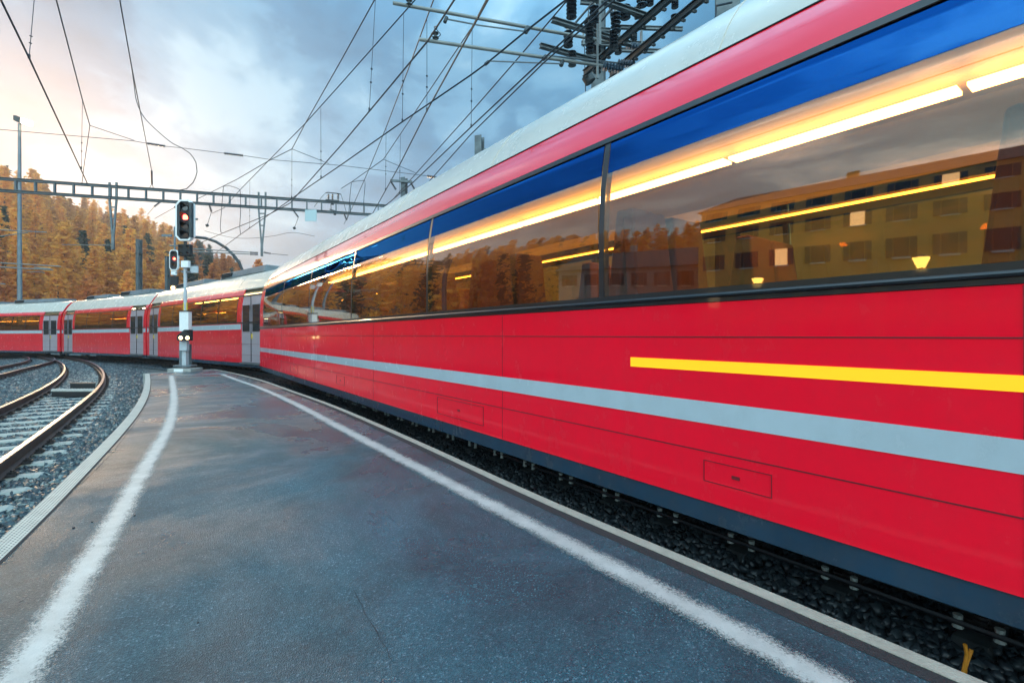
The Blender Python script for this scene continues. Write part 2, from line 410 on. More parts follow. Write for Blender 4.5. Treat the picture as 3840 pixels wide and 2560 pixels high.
def paint_line(name, col):
    m = bpy.data.materials.new(name); m.use_nodes = True; t = m.node_tree; b = t.nodes['Principled BSDF']; n_ = t.nodes.new; L = t.links.new
    uv = n_('ShaderNodeUVMap'); uv.uv_map = 'UVMap'; sp = n_('ShaderNodeSeparateXYZ'); L(uv.outputs[0], sp.inputs[0])
    co = n_('ShaderNodeTexCoord')
    def noise(s, d=6, r=.7):
        n = n_('ShaderNodeTexNoise'); n.inputs['Scale'].default_value = s; n.inputs['Detail'].default_value = d; n.inputs['Roughness'].default_value = r
        L(co.outputs['Object'], n.inputs['Vector']); return n.outputs['Fac']
    def ma(op, a, c, cl=False):
        n = n_('ShaderNodeMath'); n.operation = op; n.use_clamp = cl
        for i, v in enumerate((a, c)):
            if isinstance(v, (int, float)): n.inputs[i].default_value = v
            else: L(v, n.inputs[i])
        return n.outputs[0]
    edge = ma('MULTIPLY', ma('MINIMUM', sp.outputs[1], ma('SUBTRACT', 1.0, sp.outputs[1])), 2.0)   # 0 at the edges, 1 in the middle
    k = ma('ADD', ma('MULTIPLY', edge, 1.5), ma('MULTIPLY', ma('SUBTRACT', noise(110, 6, .85), .5), 3.6))
    k = ma('ADD', k, ma('MULTIPLY', ma('SUBTRACT', noise(6, 4), .5), 1.2))
    a = ma('MULTIPLY', ma('SUBTRACT', k, .12), 1.15, True)
    L(a, b.inputs['Alpha'])
    r = n_('ShaderNodeValToRGB'); L(noise(9), r.inputs[0]); e = r.color_ramp.elements
    e[0].position = .3; e[0].color = (*[c*.74 for c in col], 1); e[1].position = .66; e[1].color = (*col, 1)
    L(r.outputs[0], b.inputs['Base Color']); b.inputs['Roughness'].default_value = .5
    bp = n_('ShaderNodeBump'); bp.inputs['Strength'].default_value = .4; bp.inputs['Distance'].default_value = .003
    L(noise(160, 2), bp.inputs['Height']); L(bp.outputs[0], b.inputs['Normal'])
    return m
M['line'] = paint_line('worn_white_line_paint', (.50, .48, .45))
def tactile():
    m = mat('perforated_tactile_strip', (.42, .42, .37), .6, var=.14, vscale=9); t = m.node_tree; b = t.nodes['Principled BSDF']
    uv = t.nodes.new('ShaderNodeUVMap'); uv.uv_map = 'UVMap'
    sp = t.nodes.new('ShaderNodeSeparateXYZ'); t.links.new(uv.outputs[0], sp.inputs[0]); outs = []
    for i, fq in ((0, 2*math.pi*38), (1, 2*math.pi*6)):
        a = t.nodes.new('ShaderNodeMath'); a.operation = 'MULTIPLY'; a.inputs[1].default_value = fq; t.links.new(sp.outputs[i], a.inputs[0])
        s = t.nodes.new('ShaderNodeMath'); s.operation = 'SINE'; t.links.new(a.outputs[0], s.inputs[0]); outs.append(s.outputs[0])
    mu = t.nodes.new('ShaderNodeMath'); mu.operation = 'MULTIPLY_ADD'; t.links.new(outs[0], mu.inputs[0]); mu.inputs[1].default_value = .6; t.links.new(outs[1], mu.inputs[2])
    gt = t.nodes.new('ShaderNodeMapRange'); t.links.new(mu.outputs[0], gt.inputs[0]); gt.inputs[1].default_value = .55; gt.inputs[2].default_value = .9
    mx = t.nodes.new('ShaderNodeMix'); mx.data_type = 'RGBA'; t.links.new(gt.outputs[0], mx.inputs[0])
    src = b.inputs['Base Color'].links[0].from_socket; t.links.new(src, mx.inputs[6]); mx.inputs[7].default_value = (.07, .08, .09, 1)
    t.links.new(mx.outputs[2], b.inputs['Base Color'])
    bp = t.nodes.new('ShaderNodeBump'); bp.inputs['Strength'].default_value = .6; bp.inputs['Distance'].default_value = .004; bp.invert = True
    t.links.new(gt.outputs[0], bp.inputs['Height']); t.links.new(bp.outputs[0], b.inputs['Normal'])
    return m
M['tactile'] = tactile()
def ground_mat(name, c0, c1, scale, rough=.9):
    m = bpy.data.materials.new(name); m.use_nodes = True; t = m.node_tree; b = t.nodes['Principled BSDF']
    co = t.nodes.new('ShaderNodeTexCoord'); v = t.nodes.new('ShaderNodeTexVoronoi'); v.inputs['Scale'].default_value = scale
    t.links.new(co.outputs['Object'], v.inputs['Vector'])
    r = t.nodes.new('ShaderNodeValToRGB'); t.links.new(v.outputs['Color'], r.inputs[0]); e = r.color_ramp.elements
    e[0].color = (*c0, 1); e[1].color = (*c1, 1)
    n = t.nodes.new('ShaderNodeTexNoise'); n.inputs['Scale'].default_value = .8; n.inputs['Detail'].default_value = 5; t.links.new(co.outputs['Object'], n.inputs['Vector'])
    r2 = t.nodes.new('ShaderNodeValToRGB'); t.links.new(n.outputs['Fac'], r2.inputs[0]); r2.color_ramp.elements[0].color = (.6, .6, .6, 1); r2.color_ramp.elements[1].color = (1.2, 1.2, 1.2, 1)
    mx = t.nodes.new('ShaderNodeMix'); mx.data_type = 'RGBA'; mx.blend_type = 'MULTIPLY'; mx.inputs[0].default_value = 1
    t.links.new(r.outputs[0], mx.inputs[6]); t.links.new(r2.outputs[0], mx.inputs[7]); t.links.new(mx.outputs[2], b.inputs['Base Color'])
    b.inputs['Roughness'].default_value = rough
    bp = t.nodes.new('ShaderNodeBump'); bp.inputs['Strength'].default_value = 1; bp.inputs['Distance'].default_value = .02
    t.links.new(v.outputs['Distance'], bp.inputs['Height']); t.links.new(bp.outputs[0], b.inputs['Normal'])
    return m
M['gravel'] = ground_mat('fine_grey_gravel', (.05, .055, .055), (.19, .2, .19), 45)
M['bed'] = ground_mat('coarse_ballast_bed', (.012, .016, .02), (.08, .10, .11), 22)
M['forest_floor'] = ground_mat('forest_floor', (.08, .05, .015), (.22, .13, .04), .6)
def stone_mat():
    m = bpy.data.materials.new('wet_ballast_stone'); m.use_nodes = True; t = m.node_tree; b = t.nodes['Principled BSDF']
    a = t.nodes.new('ShaderNodeAttribute'); a.attribute_name = 'tone'
    r = t.nodes.new('ShaderNodeValToRGB'); t.links.new(a.outputs['Fac'], r.inputs[0]); e = r.color_ramp.elements
    e[0].color = (.018, .026, .034, 1); e[1].color = (.26, .29, .28, 1); q = e.new(.55); q.color = (.05, .07, .08, 1); q = e.new(.8); q.color = (.10, .125, .115, 1)
    t.links.new(r.outputs[0], b.inputs['Base Color']); b.inputs['Roughness'].default_value = .38
    return m
M['stone'] = stone_mat()
def leaf_mat(name, c0, c1):
    m = bpy.data.materials.new(name); m.use_nodes = True; t = m.node_tree; b = t.nodes['Principled BSDF']
    a = t.nodes.new('ShaderNodeAttribute'); a.attribute_name = 'tone'
    oi = t.nodes.new('ShaderNodeObjectInfo')
    ad = t.nodes.new('ShaderNodeMath'); ad.operation = 'MULTIPLY_ADD'; ad.inputs[1].default_value = .55
    sc = t.nodes.new('ShaderNodeMath'); sc.operation = 'MULTIPLY'; sc.inputs[1].default_value = .45
    t.links.new(a.outputs['Fac'], ad.inputs[0]); t.links.new(oi.outputs['Random'], sc.inputs[0]); t.links.new(sc.outputs[0], ad.inputs[2])
    r = t.nodes.new('ShaderNodeValToRGB'); t.links.new(ad.outputs[0], r.inputs[0]); e = r.color_ramp.elements
    e[0].position = .1; e[0].color = (*c0, 1); e[1].position = .9; e[1].color = (*c1, 1)
    t.links.new(r.outputs[0], b.inputs['Base Color']); b.inputs['Roughness'].default_value = .8
    b.inputs['Specular IOR Level'].default_value = .1
    o = t.nodes['Material Output']; tl = t.nodes.new('ShaderNodeBsdfTranslucent'); t.links.new(r.outputs[0], tl.inputs[0])
    mx = t.nodes.new('ShaderNodeMixShader'); mx.inputs[0].default_value = .5
    t.links.new(b.outputs[0], mx.inputs[1]); t.links.new(tl.outputs[0], mx.inputs[2]); t.links.new(mx.outputs[0], o.inputs[0])
    return m
M['gold'] = leaf_mat('golden_larch_needles', (.52, .20, .03), (1, .50, .085))
M['rusty'] = leaf_mat('rust_orange_larch_needles', (.32, .10, .02), (.82, .30, .06))
M['pine'] = leaf_mat('dark_green_pine_needles', (.018, .035, .016), (.075, .09, .035))

def np_mesh(name, verts, quads, mats, tone=None, mi=None):
    me = bpy.data.meshes.new(name); nv, nf = len(verts), len(quads); k = quads.shape[1]
    me.vertices.add(nv); me.vertices.foreach_set('co', verts.astype(np.float32).ravel())
    me.loops.add(nf*k); me.loops.foreach_set('vertex_index', quads.astype(np.int32).ravel())
    me.polygons.add(nf); me.polygons.foreach_set('loop_start', np.arange(0, nf*k, k, dtype=np.int32))
    try: me.polygons.foreach_set('loop_total', np.full(nf, k, dtype=np.int32))
    except Exception: pass
    for m in mats: me.materials.append(m)
    if mi is not None: me.polygons.foreach_set('material_index', mi.astype(np.int32))
    if tone is not None:
        at = me.attributes.new('tone', 'FLOAT', 'FACE'); at.data.foreach_set('value', tone.astype(np.float32))
    me.update(calc_edges=True); me.validate()
    return me

# ================================================================== SETTING
# ground with the gentle fall of the line
def ground_z(Y): return -.27 - drop(Y)
mb = MB(); ys = [-60, -20, 0, 4, 8, 12, 16, 20, 26, 32, 40, 50, 70, 100, 200, 600, 2500]; xs = [-2500, -400, -120, -60, -30, -15, 0, 15, 30, 60, 400, 2500]
for y in ys:
    for x in xs: mb.v.append((x, y, ground_z(y)))
nx = len(xs)
for j in range(len(ys)-1):
    for i in range(nx-1): mb.f.append([j*nx+i, j*nx+i+1, (j+1)*nx+i+1, (j+1)*nx+i]); mb.m.append(0)
tag(mb.build('ground', M['gravel']), kind='structure')

# ---------------- platform edges (points on the platform top, level z = .17)
PT = .17
L_pts = [Pz(x, y, PT) for x, y in [(0,2022),(191,1856),(256,1777),(343,1705),(424,1620),(484,1555),(531,1479),(544,1424),(543,1400)]]
R_pts = [Pz(x, y, PT) for x, y in [(3697,2560),(2560,2081),(2097,1897),(1686,1706),(1280,1530),(1137,1479),(1067,1454),(980,1424),(871,1397),(800,1384)]]
def back(pts, far=14):                                   # continue the edge behind the camera
    d = (pts[0] - pts[1]); d.z = 0; d.normalize(); p = pts[0].copy(); p.z = PT
    return [p + d*far, p + d*far*.5, p + d*2] + pts
LE = smoothline(resample(catmull(back(L_pts), .3), .3), 8); RE = smoothline(resample(catmull(back(R_pts), .3), .3), 8)
def zfix(p, z): return Vector((p.x, p.y, z - drop(p.y)))
def even(pts, n):
    d = [0]
    for a, b in zip(pts, pts[1:]): d.append(d[-1] + (b-a).length)
    o = []
    for k in range(n):
        t = d[-1]*k/(n-1); i = max(0, min(len(d)-2, int(np.searchsorted(d, t)) - 1))
        s = (t-d[i])/max(1e-9, d[i+1]-d[i]); o.append(pts[i].lerp(pts[i+1], s))
    return o
nL = 110
LI = even(offset(LE, .10), nL); RI = even(offset(RE, -.13), nL)    # inner edges of the kerb and of the joint
mb = MB()
for a, b in zip(LI, RI):
    for t in np.linspace(0, 1, 9): mb.v.append(tuple(zfix(a.lerp(b, float(t)), PT)))
for i in range(nL-1):
    for k in range(8): mb.f.append([i*9+k, i*9+k+1, (i+1)*9+k+1, (i+1)*9+k]); mb.m.append(0)
plat = mb.build('platform', M['asphalt']); tag(plat, kind='structure')
# kerb walls, joint band
def strip(name, line, a, b, z, m, uvs=False, thick=0.0, kind='structure', lip=0):
    fr = frames(line); mb = MB(); d = 0; uv = []
    for i, (c, r, u) in enumerate(fr):
        if i: d += (line[i]-line[i-1]).length
        z0 = z - drop(c.y)
        mb.v += [(c.x+r.x*a, c.y+r.y*a, z0), (c.x+r.x*b, c.y+r.y*b, z0)]; uv.append(d)
    n = len(fr)
    for i in range(n-1): mb.f.append([2*i, 2*i+1, 2*i+3, 2*i+2]); mb.m.append(0)
    if thick:
        o = len(mb.v)
        mb.v += [(x, y, zz_-thick) for x, y, zz_ in mb.v]
        for i in range(n-1):
            for q in (0, 1): mb.f.append([2*i+q, 2*i+2+q, o+2*i+2+q, o+2*i+q]); mb.m.append(0)
        mb.f.append([0, 1, o+1, o]); mb.f.append([2*n-2, 2*n-1, o+2*n-1, o+2*n-2]); mb.m += [0, 0]
    o_ = mb.build(name, m)
    if uvs:
        me = o_.data; ul = me.uv_layers.new(name='UVMap')
        for lp in me.loops:
            vi = lp.vertex_index % (2*n); ul.data[lp.index].uv = (uv[vi//2], float(vi % 2))
    return tag(o_, kind=kind) if kind else o_
strip('kerb', LE, 0, .10, PT+.004, M['tactile'], True, .50)
strip('kerb', RE, 0, -.065, PT+.004, M['kerb'], False, .50)
strip('kerb_joint', RE, -.065, -.13, PT+.001, M['joint'])
strip('kerb_joint', LE, .10, .115, PT+.002, M['joint'])
# end wall of the platform
mb = MB(); a, b = zfix(LE[-1], PT), zfix(RE[-1], PT)
mb.bar(Vector((a.x, a.y, a.z-.247)), Vector((b.x, b.y, b.z-.247)), .16, .5)
tag(mb.build('platform_end_wall', M['concrete']), 'low grey concrete end wall closing the far tip of the platform', 'wall')
# white lines
LW = smoothline(resample(catmull([Pz(x, y, PT) for x, y in [(60,2560),(175,2380),(295,2177),(430,1959),(572,1706),(626,1615),(649,1533),(651,1470),(642,1408)]], .2), .2), 6)
d = (LW[0]-LW[1]).normalized(); LW = [LW[0]+d*6] + LW
RW = smoothline(resample(catmull([Pz(x, y, PT) for x, y in [(3102,2560),(2560,2266),(1900,1925),(1515,1727),(1311,1622),(1209,1568),(1124,1523),(1039,1483),(968,1452),(903,1430),(828,1402)]], .2), .2), 6)
d = (RW[0]-RW[1]).normalized(); RW = [RW[0]+d*6] + RW
strip('line_marking', LW, -.085, .085, PT+.006, M['line'], True)
strip('line_marking', RW, -.085, .085, PT+.006, M['line'], True)
strip('line_marking', resample([LW[-1]+Vector((-.1,0,0)), RW[-1]], .2), -.06, .06, PT+.010, M['line'], True)

sl = [Pz(x, y, PT) for x, y in ((945,1437),(1000,1437),(1062,1459),(990,1460))]
tag(MB().add([tuple(p+Vector((0,0,.003))) for p in sl]+[tuple(p+Vector((0,0,-.05))) for p in sl], [(0,1,2,3),(7,6,5,4),(0,4,5,1),(1,5,6,2),(2,6,7,3),(3,7,4,0)]).build('cover_slab', mat('reddish_grey_cover_slab', (.16,.10,.085), .6, var=.3, vscale=12), loc=sl[0]), 'reddish brown slab set flush in the platform beside the white line', 'cover slab')
def crack(pts, w, seed):
    g = random.Random(seed); ln = resample([Pz(x, y, PT) for x, y in pts], .05); mb = MB(); n = len(ln)
    for i, (c, rr, u) in enumerate(frames(ln)):
        j = g.uniform(-.004, .004); ww = w*g.uniform(.35, 1.0)*(1 if 1 < i < n-2 else .2)
        mb.v += [tuple(c+rr*(j-ww)+Vector((0,0,.0032))), tuple(c+rr*(j+ww)+Vector((0,0,.0032)))]
    for i in range(n-1): mb.f.append([2*i, 2*i+1, 2*i+3, 2*i+2]); mb.m.append(0)
    tag(mb.build('surface_crack', M['joint']), kind='structure')
crack([(1313,2185),(1370,2300),(1440,2420),(1514,2560)], .0014, 1)
crack([(1600,1812),(1740,1803),(1830,1800)], .005, 2)
crack([(905,1437),(960,1434),(1005,1434)], .010, 4)
crack([(250,1857),(330,1790),(420,1700),(520,1570),(565,1480)], .002, 3)
for k_, (x, y) in enumerate([(488,1911),(503,1933),(1013,1741),(2528,2276),(1812,2013),(742,2335),(1250,1640),(1813,1706),(345,1958),(275,1980)]):
    p = Pz(x, y, PT); q_ = random.uniform(.0025, .0045); mb = MB()
    mb.add([(a_*q_*random.uniform(.7,1.3), b_*q_*random.uniform(.6,1.2), c_*q_*.7+q_*.6) for a_, b_, c_ in ((-1,-1,-1),(1,-1,-1),(1,1,-1),(-1,1,-1),(-1,-1,1),(1,-1,1),(1,1,1),(-1,1,1))], [(0,3,2,1),(4,5,6,7),(0,1,5,4),(1,2,6,5),(2,3,7,6),(3,0,4,7)])
    o = mb.build('pebble', M['joint']); o.location = p; tag(o, 'tiny dark pebble lying on the platform asphalt', 'pebble', 'dark pebbles scattered on the platform')
# ---------------- railway tracks
def near_curve(D=2.4, th=35.5, s0=8.0, Rr=68.0, s1=64, ds=.25):    # near side of the train as a function of chainage
    th = R(th); s = -14.0; x = D*math.cos(th) - s*math.sin(th); y = D*math.sin(th) + s*math.cos(th); o = []
    while s < s1:
        o.append((s, x, y, th))
        th += ds*(0 if s < s0 else 1/Rr); x -= ds*math.sin(th); y += ds*math.cos(th); s += ds
    return o
NC = near_curve()
def at_s(s):
    for a, b in zip(NC, NC[1:]):
        if a[0] <= s <= b[0]:
            t = (s-a[0])/(b[0]-a[0]); return Vector((a[1]+(b[1]-a[1])*t, a[2]+(b[2]-a[2])*t, 0)), a[3]+(b[3]-a[3])*t
TA = offset([Vector((x, y, 0)) for s, x, y, t in NC][::2], 1.33)
ZR = lambda l: [(a*.3188, 1250 + b*.3188) for a, b in l]
rR = [Pz(x, y, 0) for x, y in ZR([(0,1500),(300,1290),(560,1110),(800,930),(1000,800),(1150,660),(1220,570),(1240,500),(1220,440),(1150,375),(1050,325),(950,300),(800,278)])]
for p in rR: p.z = 0
rR = [rR[0] + (rR[0]-rR[1]).normalized()*14, rR[0] + (rR[0]-rR[1]).normalized()*6] + rR
rR += [Vector((-34, 35.3, 0)), Vector((-48, 43.5, 0)), Vector((-64, 50, 0))]
rR = smoothline(resample(catmull(rR, .5), .5), 60)
TB = offset(rR, -.5)
cR = [Vector((-9.6, 6.4, 0)), Vector((-13.2, 11.3, 0)), Vector((-15.56,14.5,0)), Vector((-17.5,17,0)), Vector((-19.5,19.7,0)), Vector((-21.4,22.2,0)), Vector((-23.3,24.6,0)), Vector((-25.6,27.1,0)), Vector((-28.2,29.6,0)), Vector((-31.2,32.2,0))]
cR = smoothline(resample(catmull(cR, .5), .5), 20); TCc = offset(cR, -.5)
RAILP = [(-.055,-.14),(.055,-.14),(.055,-.128),(.012,-.115),(.010,-.045),(.032,-.034),(.032,-.006),(.026,0),(-.026,0),(-.032,-.006),(-.032,-.034),(-.010,-.045),(-.012,-.115),(-.055,-.128)]
def make_track(name, label, centre, sl_step, rusty, sleeper_range, slmat, hide=False):
    root = thing(name, (centre[0].x, centre[0].y, -.14), label, 'railway track', 'railway tracks')
    for sg in (-1, 1):
        line = offset(centre, .5*sg); mb = MB(); fr = []
        for c, r, u in frames(line): fr.append((zfix(c, 0), r, u))
        mb.sweep(RAILP, fr)
        n = len(RAILP)
        for i in range(len(mb.f)):
            mb.m[i] = 1 if (i < (len(fr)-1)*n and i % n == 7) else 0
        part(mb, 'rail', [M['rust'] if rusty else M['rail'], M['rail_top']], root)
    # sleeper prototype
    s = MB(); hw = .86
    s.sweep([(-.085,-.04),(-.06,.0),(.06,.0),(.085,-.04)], [(Vector((x,0,z)), Vector((0,1,0)), Vector((0,0,1))) for x, z in ((-hw,-.05),(-hw+.07,-.008),(-.3,0),(.3,0),(hw-.07,-.008),(hw,-.05))])
    f = MB()
    for x in (-.5, .5):
        f.box((x-.12,-.07,.001),(x+.12,.07,.014))
        for q in (-1, 1):
            f.tube([(x+q*.085,0,.012),(x+q*.085,0,.04)], .03, 8); f.tube([(x+q*.085,0,.04),(x+q*.085,0,.055)], .018, 6)
            f.bar((x+q*.05,0,.03),(x+q*.13,0,.02), .05, .012)
    pts = resample(centre, sl_step); k = 0; s0 = None
    for c, r, u in frames(pts):
        if not (sleeper_range[0] < c.y < sleeper_range[1]): continue
        if k >= 96: break
        if s0 is None: s0 = s.build('sleeper', slmat, root); f.build('rail_fastening', M['clip'], s0); f0 = list(s0.children); o = s0
        else:
            o = s0.copy(); C.objects.link(o); o.parent = root; 
            for h_ in f0: g = h_.copy(); C.objects.link(g); g.parent = o
        o.location = zfix(c, -.154) - root.location; o.rotation_euler = (0, 0, math.atan2(r.y, r.x) + random.uniform(-.02, .02)); k += 1
    return root
make_track('railway_track', 'empty curved track with rust-tinted rails left of the platform', TB, .56, True, (-2, 38), M['sleeper'])
make_track('railway_track', 'track joining from the left edge at the points', TCc, .56, True, (5, 31), M['sleeper'])
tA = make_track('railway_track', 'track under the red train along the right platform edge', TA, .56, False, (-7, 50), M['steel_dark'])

# pale clips in pairs beside the train's near rail, cables along it
k = 0
for c, r, u in frames(resample(offset(TA, -.5), .56)):
    if not (.2 < c.y < 11): continue
    root = thing('rail_clip', zfix(c, -.15) - r*.22, 'pale rail clip pair on the shaded sleeper end beside the platform', 'rail clip', 'pale clips along the platform-side rail')
    for q in (-1, 1):
        mb = MB(); p = Vector((0,0,0)) + Vector((-r.y, r.x, 0))*.07*q
        mb.tube([p, p+Vector((0,0,.03)), p+Vector((0,0,.06))], [.022, .016, .019], 8)
        mb.build('clip', M['clip_w'], root)
for off, zc, rr, lab in ((-.72, -.12, .014, 'thin black cable lying nearest the platform kerb'), (-.62, -.07, .010, 'thin black cable clipped along the rail foot')):
    pts = [zfix(c + r*math.sin(i*.35)*.02, zc) for i, (c, r, u) in enumerate(frames(offset(TA, off))) if -4 < c.y < 22]
    mb = MB().tube(pts, rr, 6); tag(mb.build('track_cable', M['cable'], smooth=True, loc=pts[0]), lab, 'cable')
oc = Pz(3615, 2480, -.1)
mb = MB().tube([oc+Vector((-.02,0,-.12)), oc+Vector((0,0,-.03)), oc+Vector((.012,0,.03)), oc+Vector((.004,.0,.07))], .007, 8).tube([oc+Vector((0,.004,-.12)), oc+Vector((.005,0,-.02)), oc+Vector((.03,0,.05))], .007, 8)
tag(mb.build('orange_cable', M['orange'], loc=oc), 'short forked orange cable end sticking up beside the rail', 'cable')

# ---------------- ballast: uncountable stones in one mesh
def in_bed(x, y):                                        # height of the ballast, or None
    return None
def scatter():
    P_, S_, D_ = [], [], []
    def band(line, a, b, dens, y0, y1, zf, size, dark=1.0):
        fr = frames(line)
        for (c, r, u), (c2, _, _) in zip(fr, fr[1:]):
            if not (y0 < c.y < y1): continue
            L_ = (c2-c).length; far = max(1, c.length/7); sz = size*min(2.0, far**.5)
            n = rng.poisson(dens*L_*(b-a)/far)
            for t, q in zip(rng.random(n), rng.random(n)):
                off = a + (b-a)*q; p = c.lerp(c2, float(t)) + r*off
                P_.append((p.x, p.y, zf(off) - drop(p.y))); S_.append(sz); D_.append(dark)
    zB = lambda o: -.202 - max(0, abs(o)-1.0)*.12
    band(resample(TB, .5), -1.9, 2.2, 900, -1, 34, zB, .026)
    band(resample(TCc, .5), -1.6, 1.6, 550, 6, 30, zB, .028)
    band(resample(TA, .5), -1.45, -.45, 800, -3, 40, lambda o: -.20 - max(0, -o-1.0)*.1, .028, .3)  # stones beside the train: oil-dark, with the trench shade put into their tone
    return np.array(P_), np.array(S_), np.array(D_)
SP, SS, SD = scatter()
# keep stones off the platform
LEa = np.array([(p.x, p.y) for p in LE]); 
def left_of_platform(px, py):
    xe = np.interp(py, LEa[:,1], LEa[:,0]); return px < xe - .02
REa = np.array([(p.x, p.y) for p in RE]); xr = np.interp(SP[:,1], REa[:,1], REa[:,0])
okm = left_of_platform(SP[:,0], SP[:,1]) | (SP[:,0] > xr + .03) | (SP[:,1] > 17)
SP, SS, SD = SP[okm], SS[okm], SD[okm]
n = len(SP)
cube = np.array([(-1,-1,-1),(1,-1,-1),(1,1,-1),(-1,1,-1),(-1,-1,1),(1,-1,1),(1,1,1),(-1,1,1)], float)
V = cube[None] * (1 + rng.uniform(-.45, .25, (n, 8, 3))); V *= rng.uniform(.6, 1.3, (n, 1, 3)) * np.array([1, 1, .68])
q = rng.normal(size=(n, 4)); q /= np.linalg.norm(q, axis=1)[:, None]; w, x, y, z = q.T
Rm = np.stack([1-2*(y*y+z*z), 2*(x*y-z*w), 2*(x*z+y*w), 2*(x*y+z*w), 1-2*(x*x+z*z), 2*(y*z-x*w), 2*(x*z-y*w), 2*(y*z+x*w), 1-2*(x*x+y*y)], 1).reshape(n, 3, 3)
V = np.einsum('nij,nkj->nki', Rm, V) * SS[:, None, None] + SP[:, None, :]
FQ = np.array([(0,3,2,1),(4,5,6,7),(0,1,5,4),(1,2,6,5),(2,3,7,6),(3,0,4,7)])
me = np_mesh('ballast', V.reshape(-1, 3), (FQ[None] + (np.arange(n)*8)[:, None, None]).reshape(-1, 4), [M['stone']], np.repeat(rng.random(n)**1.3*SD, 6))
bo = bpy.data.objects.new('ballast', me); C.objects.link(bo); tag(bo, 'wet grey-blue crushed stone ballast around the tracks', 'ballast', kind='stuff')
# shoulder beds under the stones
def bed(line, a, b, z, nm):
    fr = frames(resample(line, 1.0)); mb = MB()
    mb.sweep([(a-.25,-.10),(a+.1,0),(b-.1,0),(b+.25,-.10)], [(zfix(c, z), r, u) for c, r, u in fr], closed=False)
    tag(mb.build(nm, M['bed']), kind='structure')
bed(TB, -1.7, 1.5, -.212, 'track_bed'); bed(TCc, -1.5, 1.5, -.216, 'track_bed'); bed(TA, -1.1, 2.4, -.220, 'track_bed')

# step box and dark board between the rails
for nm, lab, px0, px1, yf, top, dep, m_ in (('trough_cover', 'ribbed pale-topped box between the curved rails', 192, 357, 1466, -.02, .50, M['sleeper']),
                                  ('trough_cover', 'dark wooden board box behind the pale ribbed one', 262, 359, 1438, -.01, .30, M['steel_dark'])):
    a = Pz(px0, yf, top); b = Pz(px1, yf, top)
    root = thing(nm, (a.x, a.y, top-.18-drop(a.y)), lab, 'trough cover')
    sk = Vector((-.66, .75, 0))
    quad = lambda g, lo, hi, e0=0.0, e1=1.0, f0=0.0, f1=1.0: MB().add([tuple(p + Vector((0,0,zz_))) for zz_ in (lo, hi) for p in (a+(b-a)*(e0-g)+sk*dep*(f0-g), a+(b-a)*(e1+g)+sk*dep*(f0-g), a+(b-a)*(e1+g)+sk*dep*(f1+g), a+(b-a)*(e0-g)+sk*dep*(f1+g))], [(0,3,2,1),(4,5,6,7),(0,1,5,4),(1,2,6,5),(2,3,7,6),(3,0,4,7)])
    mb = quad(-.01, -.13, -.01); part(mb, 'box', M['matt_black'] if nm else m_, root)
    mb = MB(); nrib = 14
    q_ = quad(.01, -.01, .01); mb.add(q_.v, q_.f)
    for i in range(nrib):
        e = (i+.3)/nrib; q_ = quad(0, .009, .018, e, e+.45/nrib, .05, .95); mb.add(q_.v, q_.f)
    part(mb, 'lid', m_, root)

# ================================================================== TRAIN
def inset(prof, t): return [(y + t, z) for y, z in prof]
PROF = [(0,.33),(0,1.40),(0,1.48),(0,1.9),(.02,2.2),(.06,2.46),(.08,2.56),(.13,2.70),(.22,2.85),(.36,3.085),(.56,3.30),(.86,3.42),(1.33,3.47)]
def zprof(z0, z1, extra=()):                            # outline between two heights
    def yat(z):
        for a, b in zip(PROF, PROF[1:]):
            if a[1] <= z <= b[1]+1e-9: return a[0] + (b[0]-a[0])*(z-a[1])/(b[1]-a[1])
        return 0 if z < .33 else 1.33
    zs = sorted({z0, z1, *[p[1] for p in PROF if z0 < p[1] < z1], *extra}); return [(yat(z), z) for z in zs]
WD = 2.66
def shell(mb, x0, x1, z0, z1, far=False, t=.04, out=0.0, mi=0, extra=()):
    pr = zprof(z0, z1, extra)
    if len(pr) > 2 or True:
        o = [(y-out, z) for y, z in pr]; i = [(y+t, z) for y, z in pr][::-1]
        poly = o + i
    if far: poly = [(WD-y, z) for y, z in poly]
    mb.sweep(poly, [(Vector((x0,0,0)), Vector((0,1,0)), Vector((0,0,1))), (Vector((x1,0,0)), Vector((0,1,0)), Vector((0,0,1)))], mi=mi)
def smooth_prof(mb, x0, x1, z0, z1, far=False, t=.03, sub=5, out=0, nx=1):
    # finely subdivided curved panel via catmull of PROF
    cp = catmull([Vector((y, z, 0)) for y, z in PROF], .04); pr = [(p.x, p.y) for p in cp if z0-1e-4 <= p.y <= z1+1e-4]
    if not pr or pr[0][1] > z0+1e-3: pr = [zprof(z0, z1)[0]] + pr
    if pr[-1][1] < z1-1e-3: pr = pr + [zprof(z0, z1)[-1]]
    poly = [(y-out, z) for y, z in pr] + [(y+t, z-(t if z > 3 else 0)) for y, z in pr][::-1]
    if far: poly = [(WD-y, z) for y, z in poly]
    mb.sweep(poly, [(Vector((x0+(x1-x0)*k/nx,0,0)), Vector((0,1,0)), Vector((0,0,1))) for k in range(nx+1)])

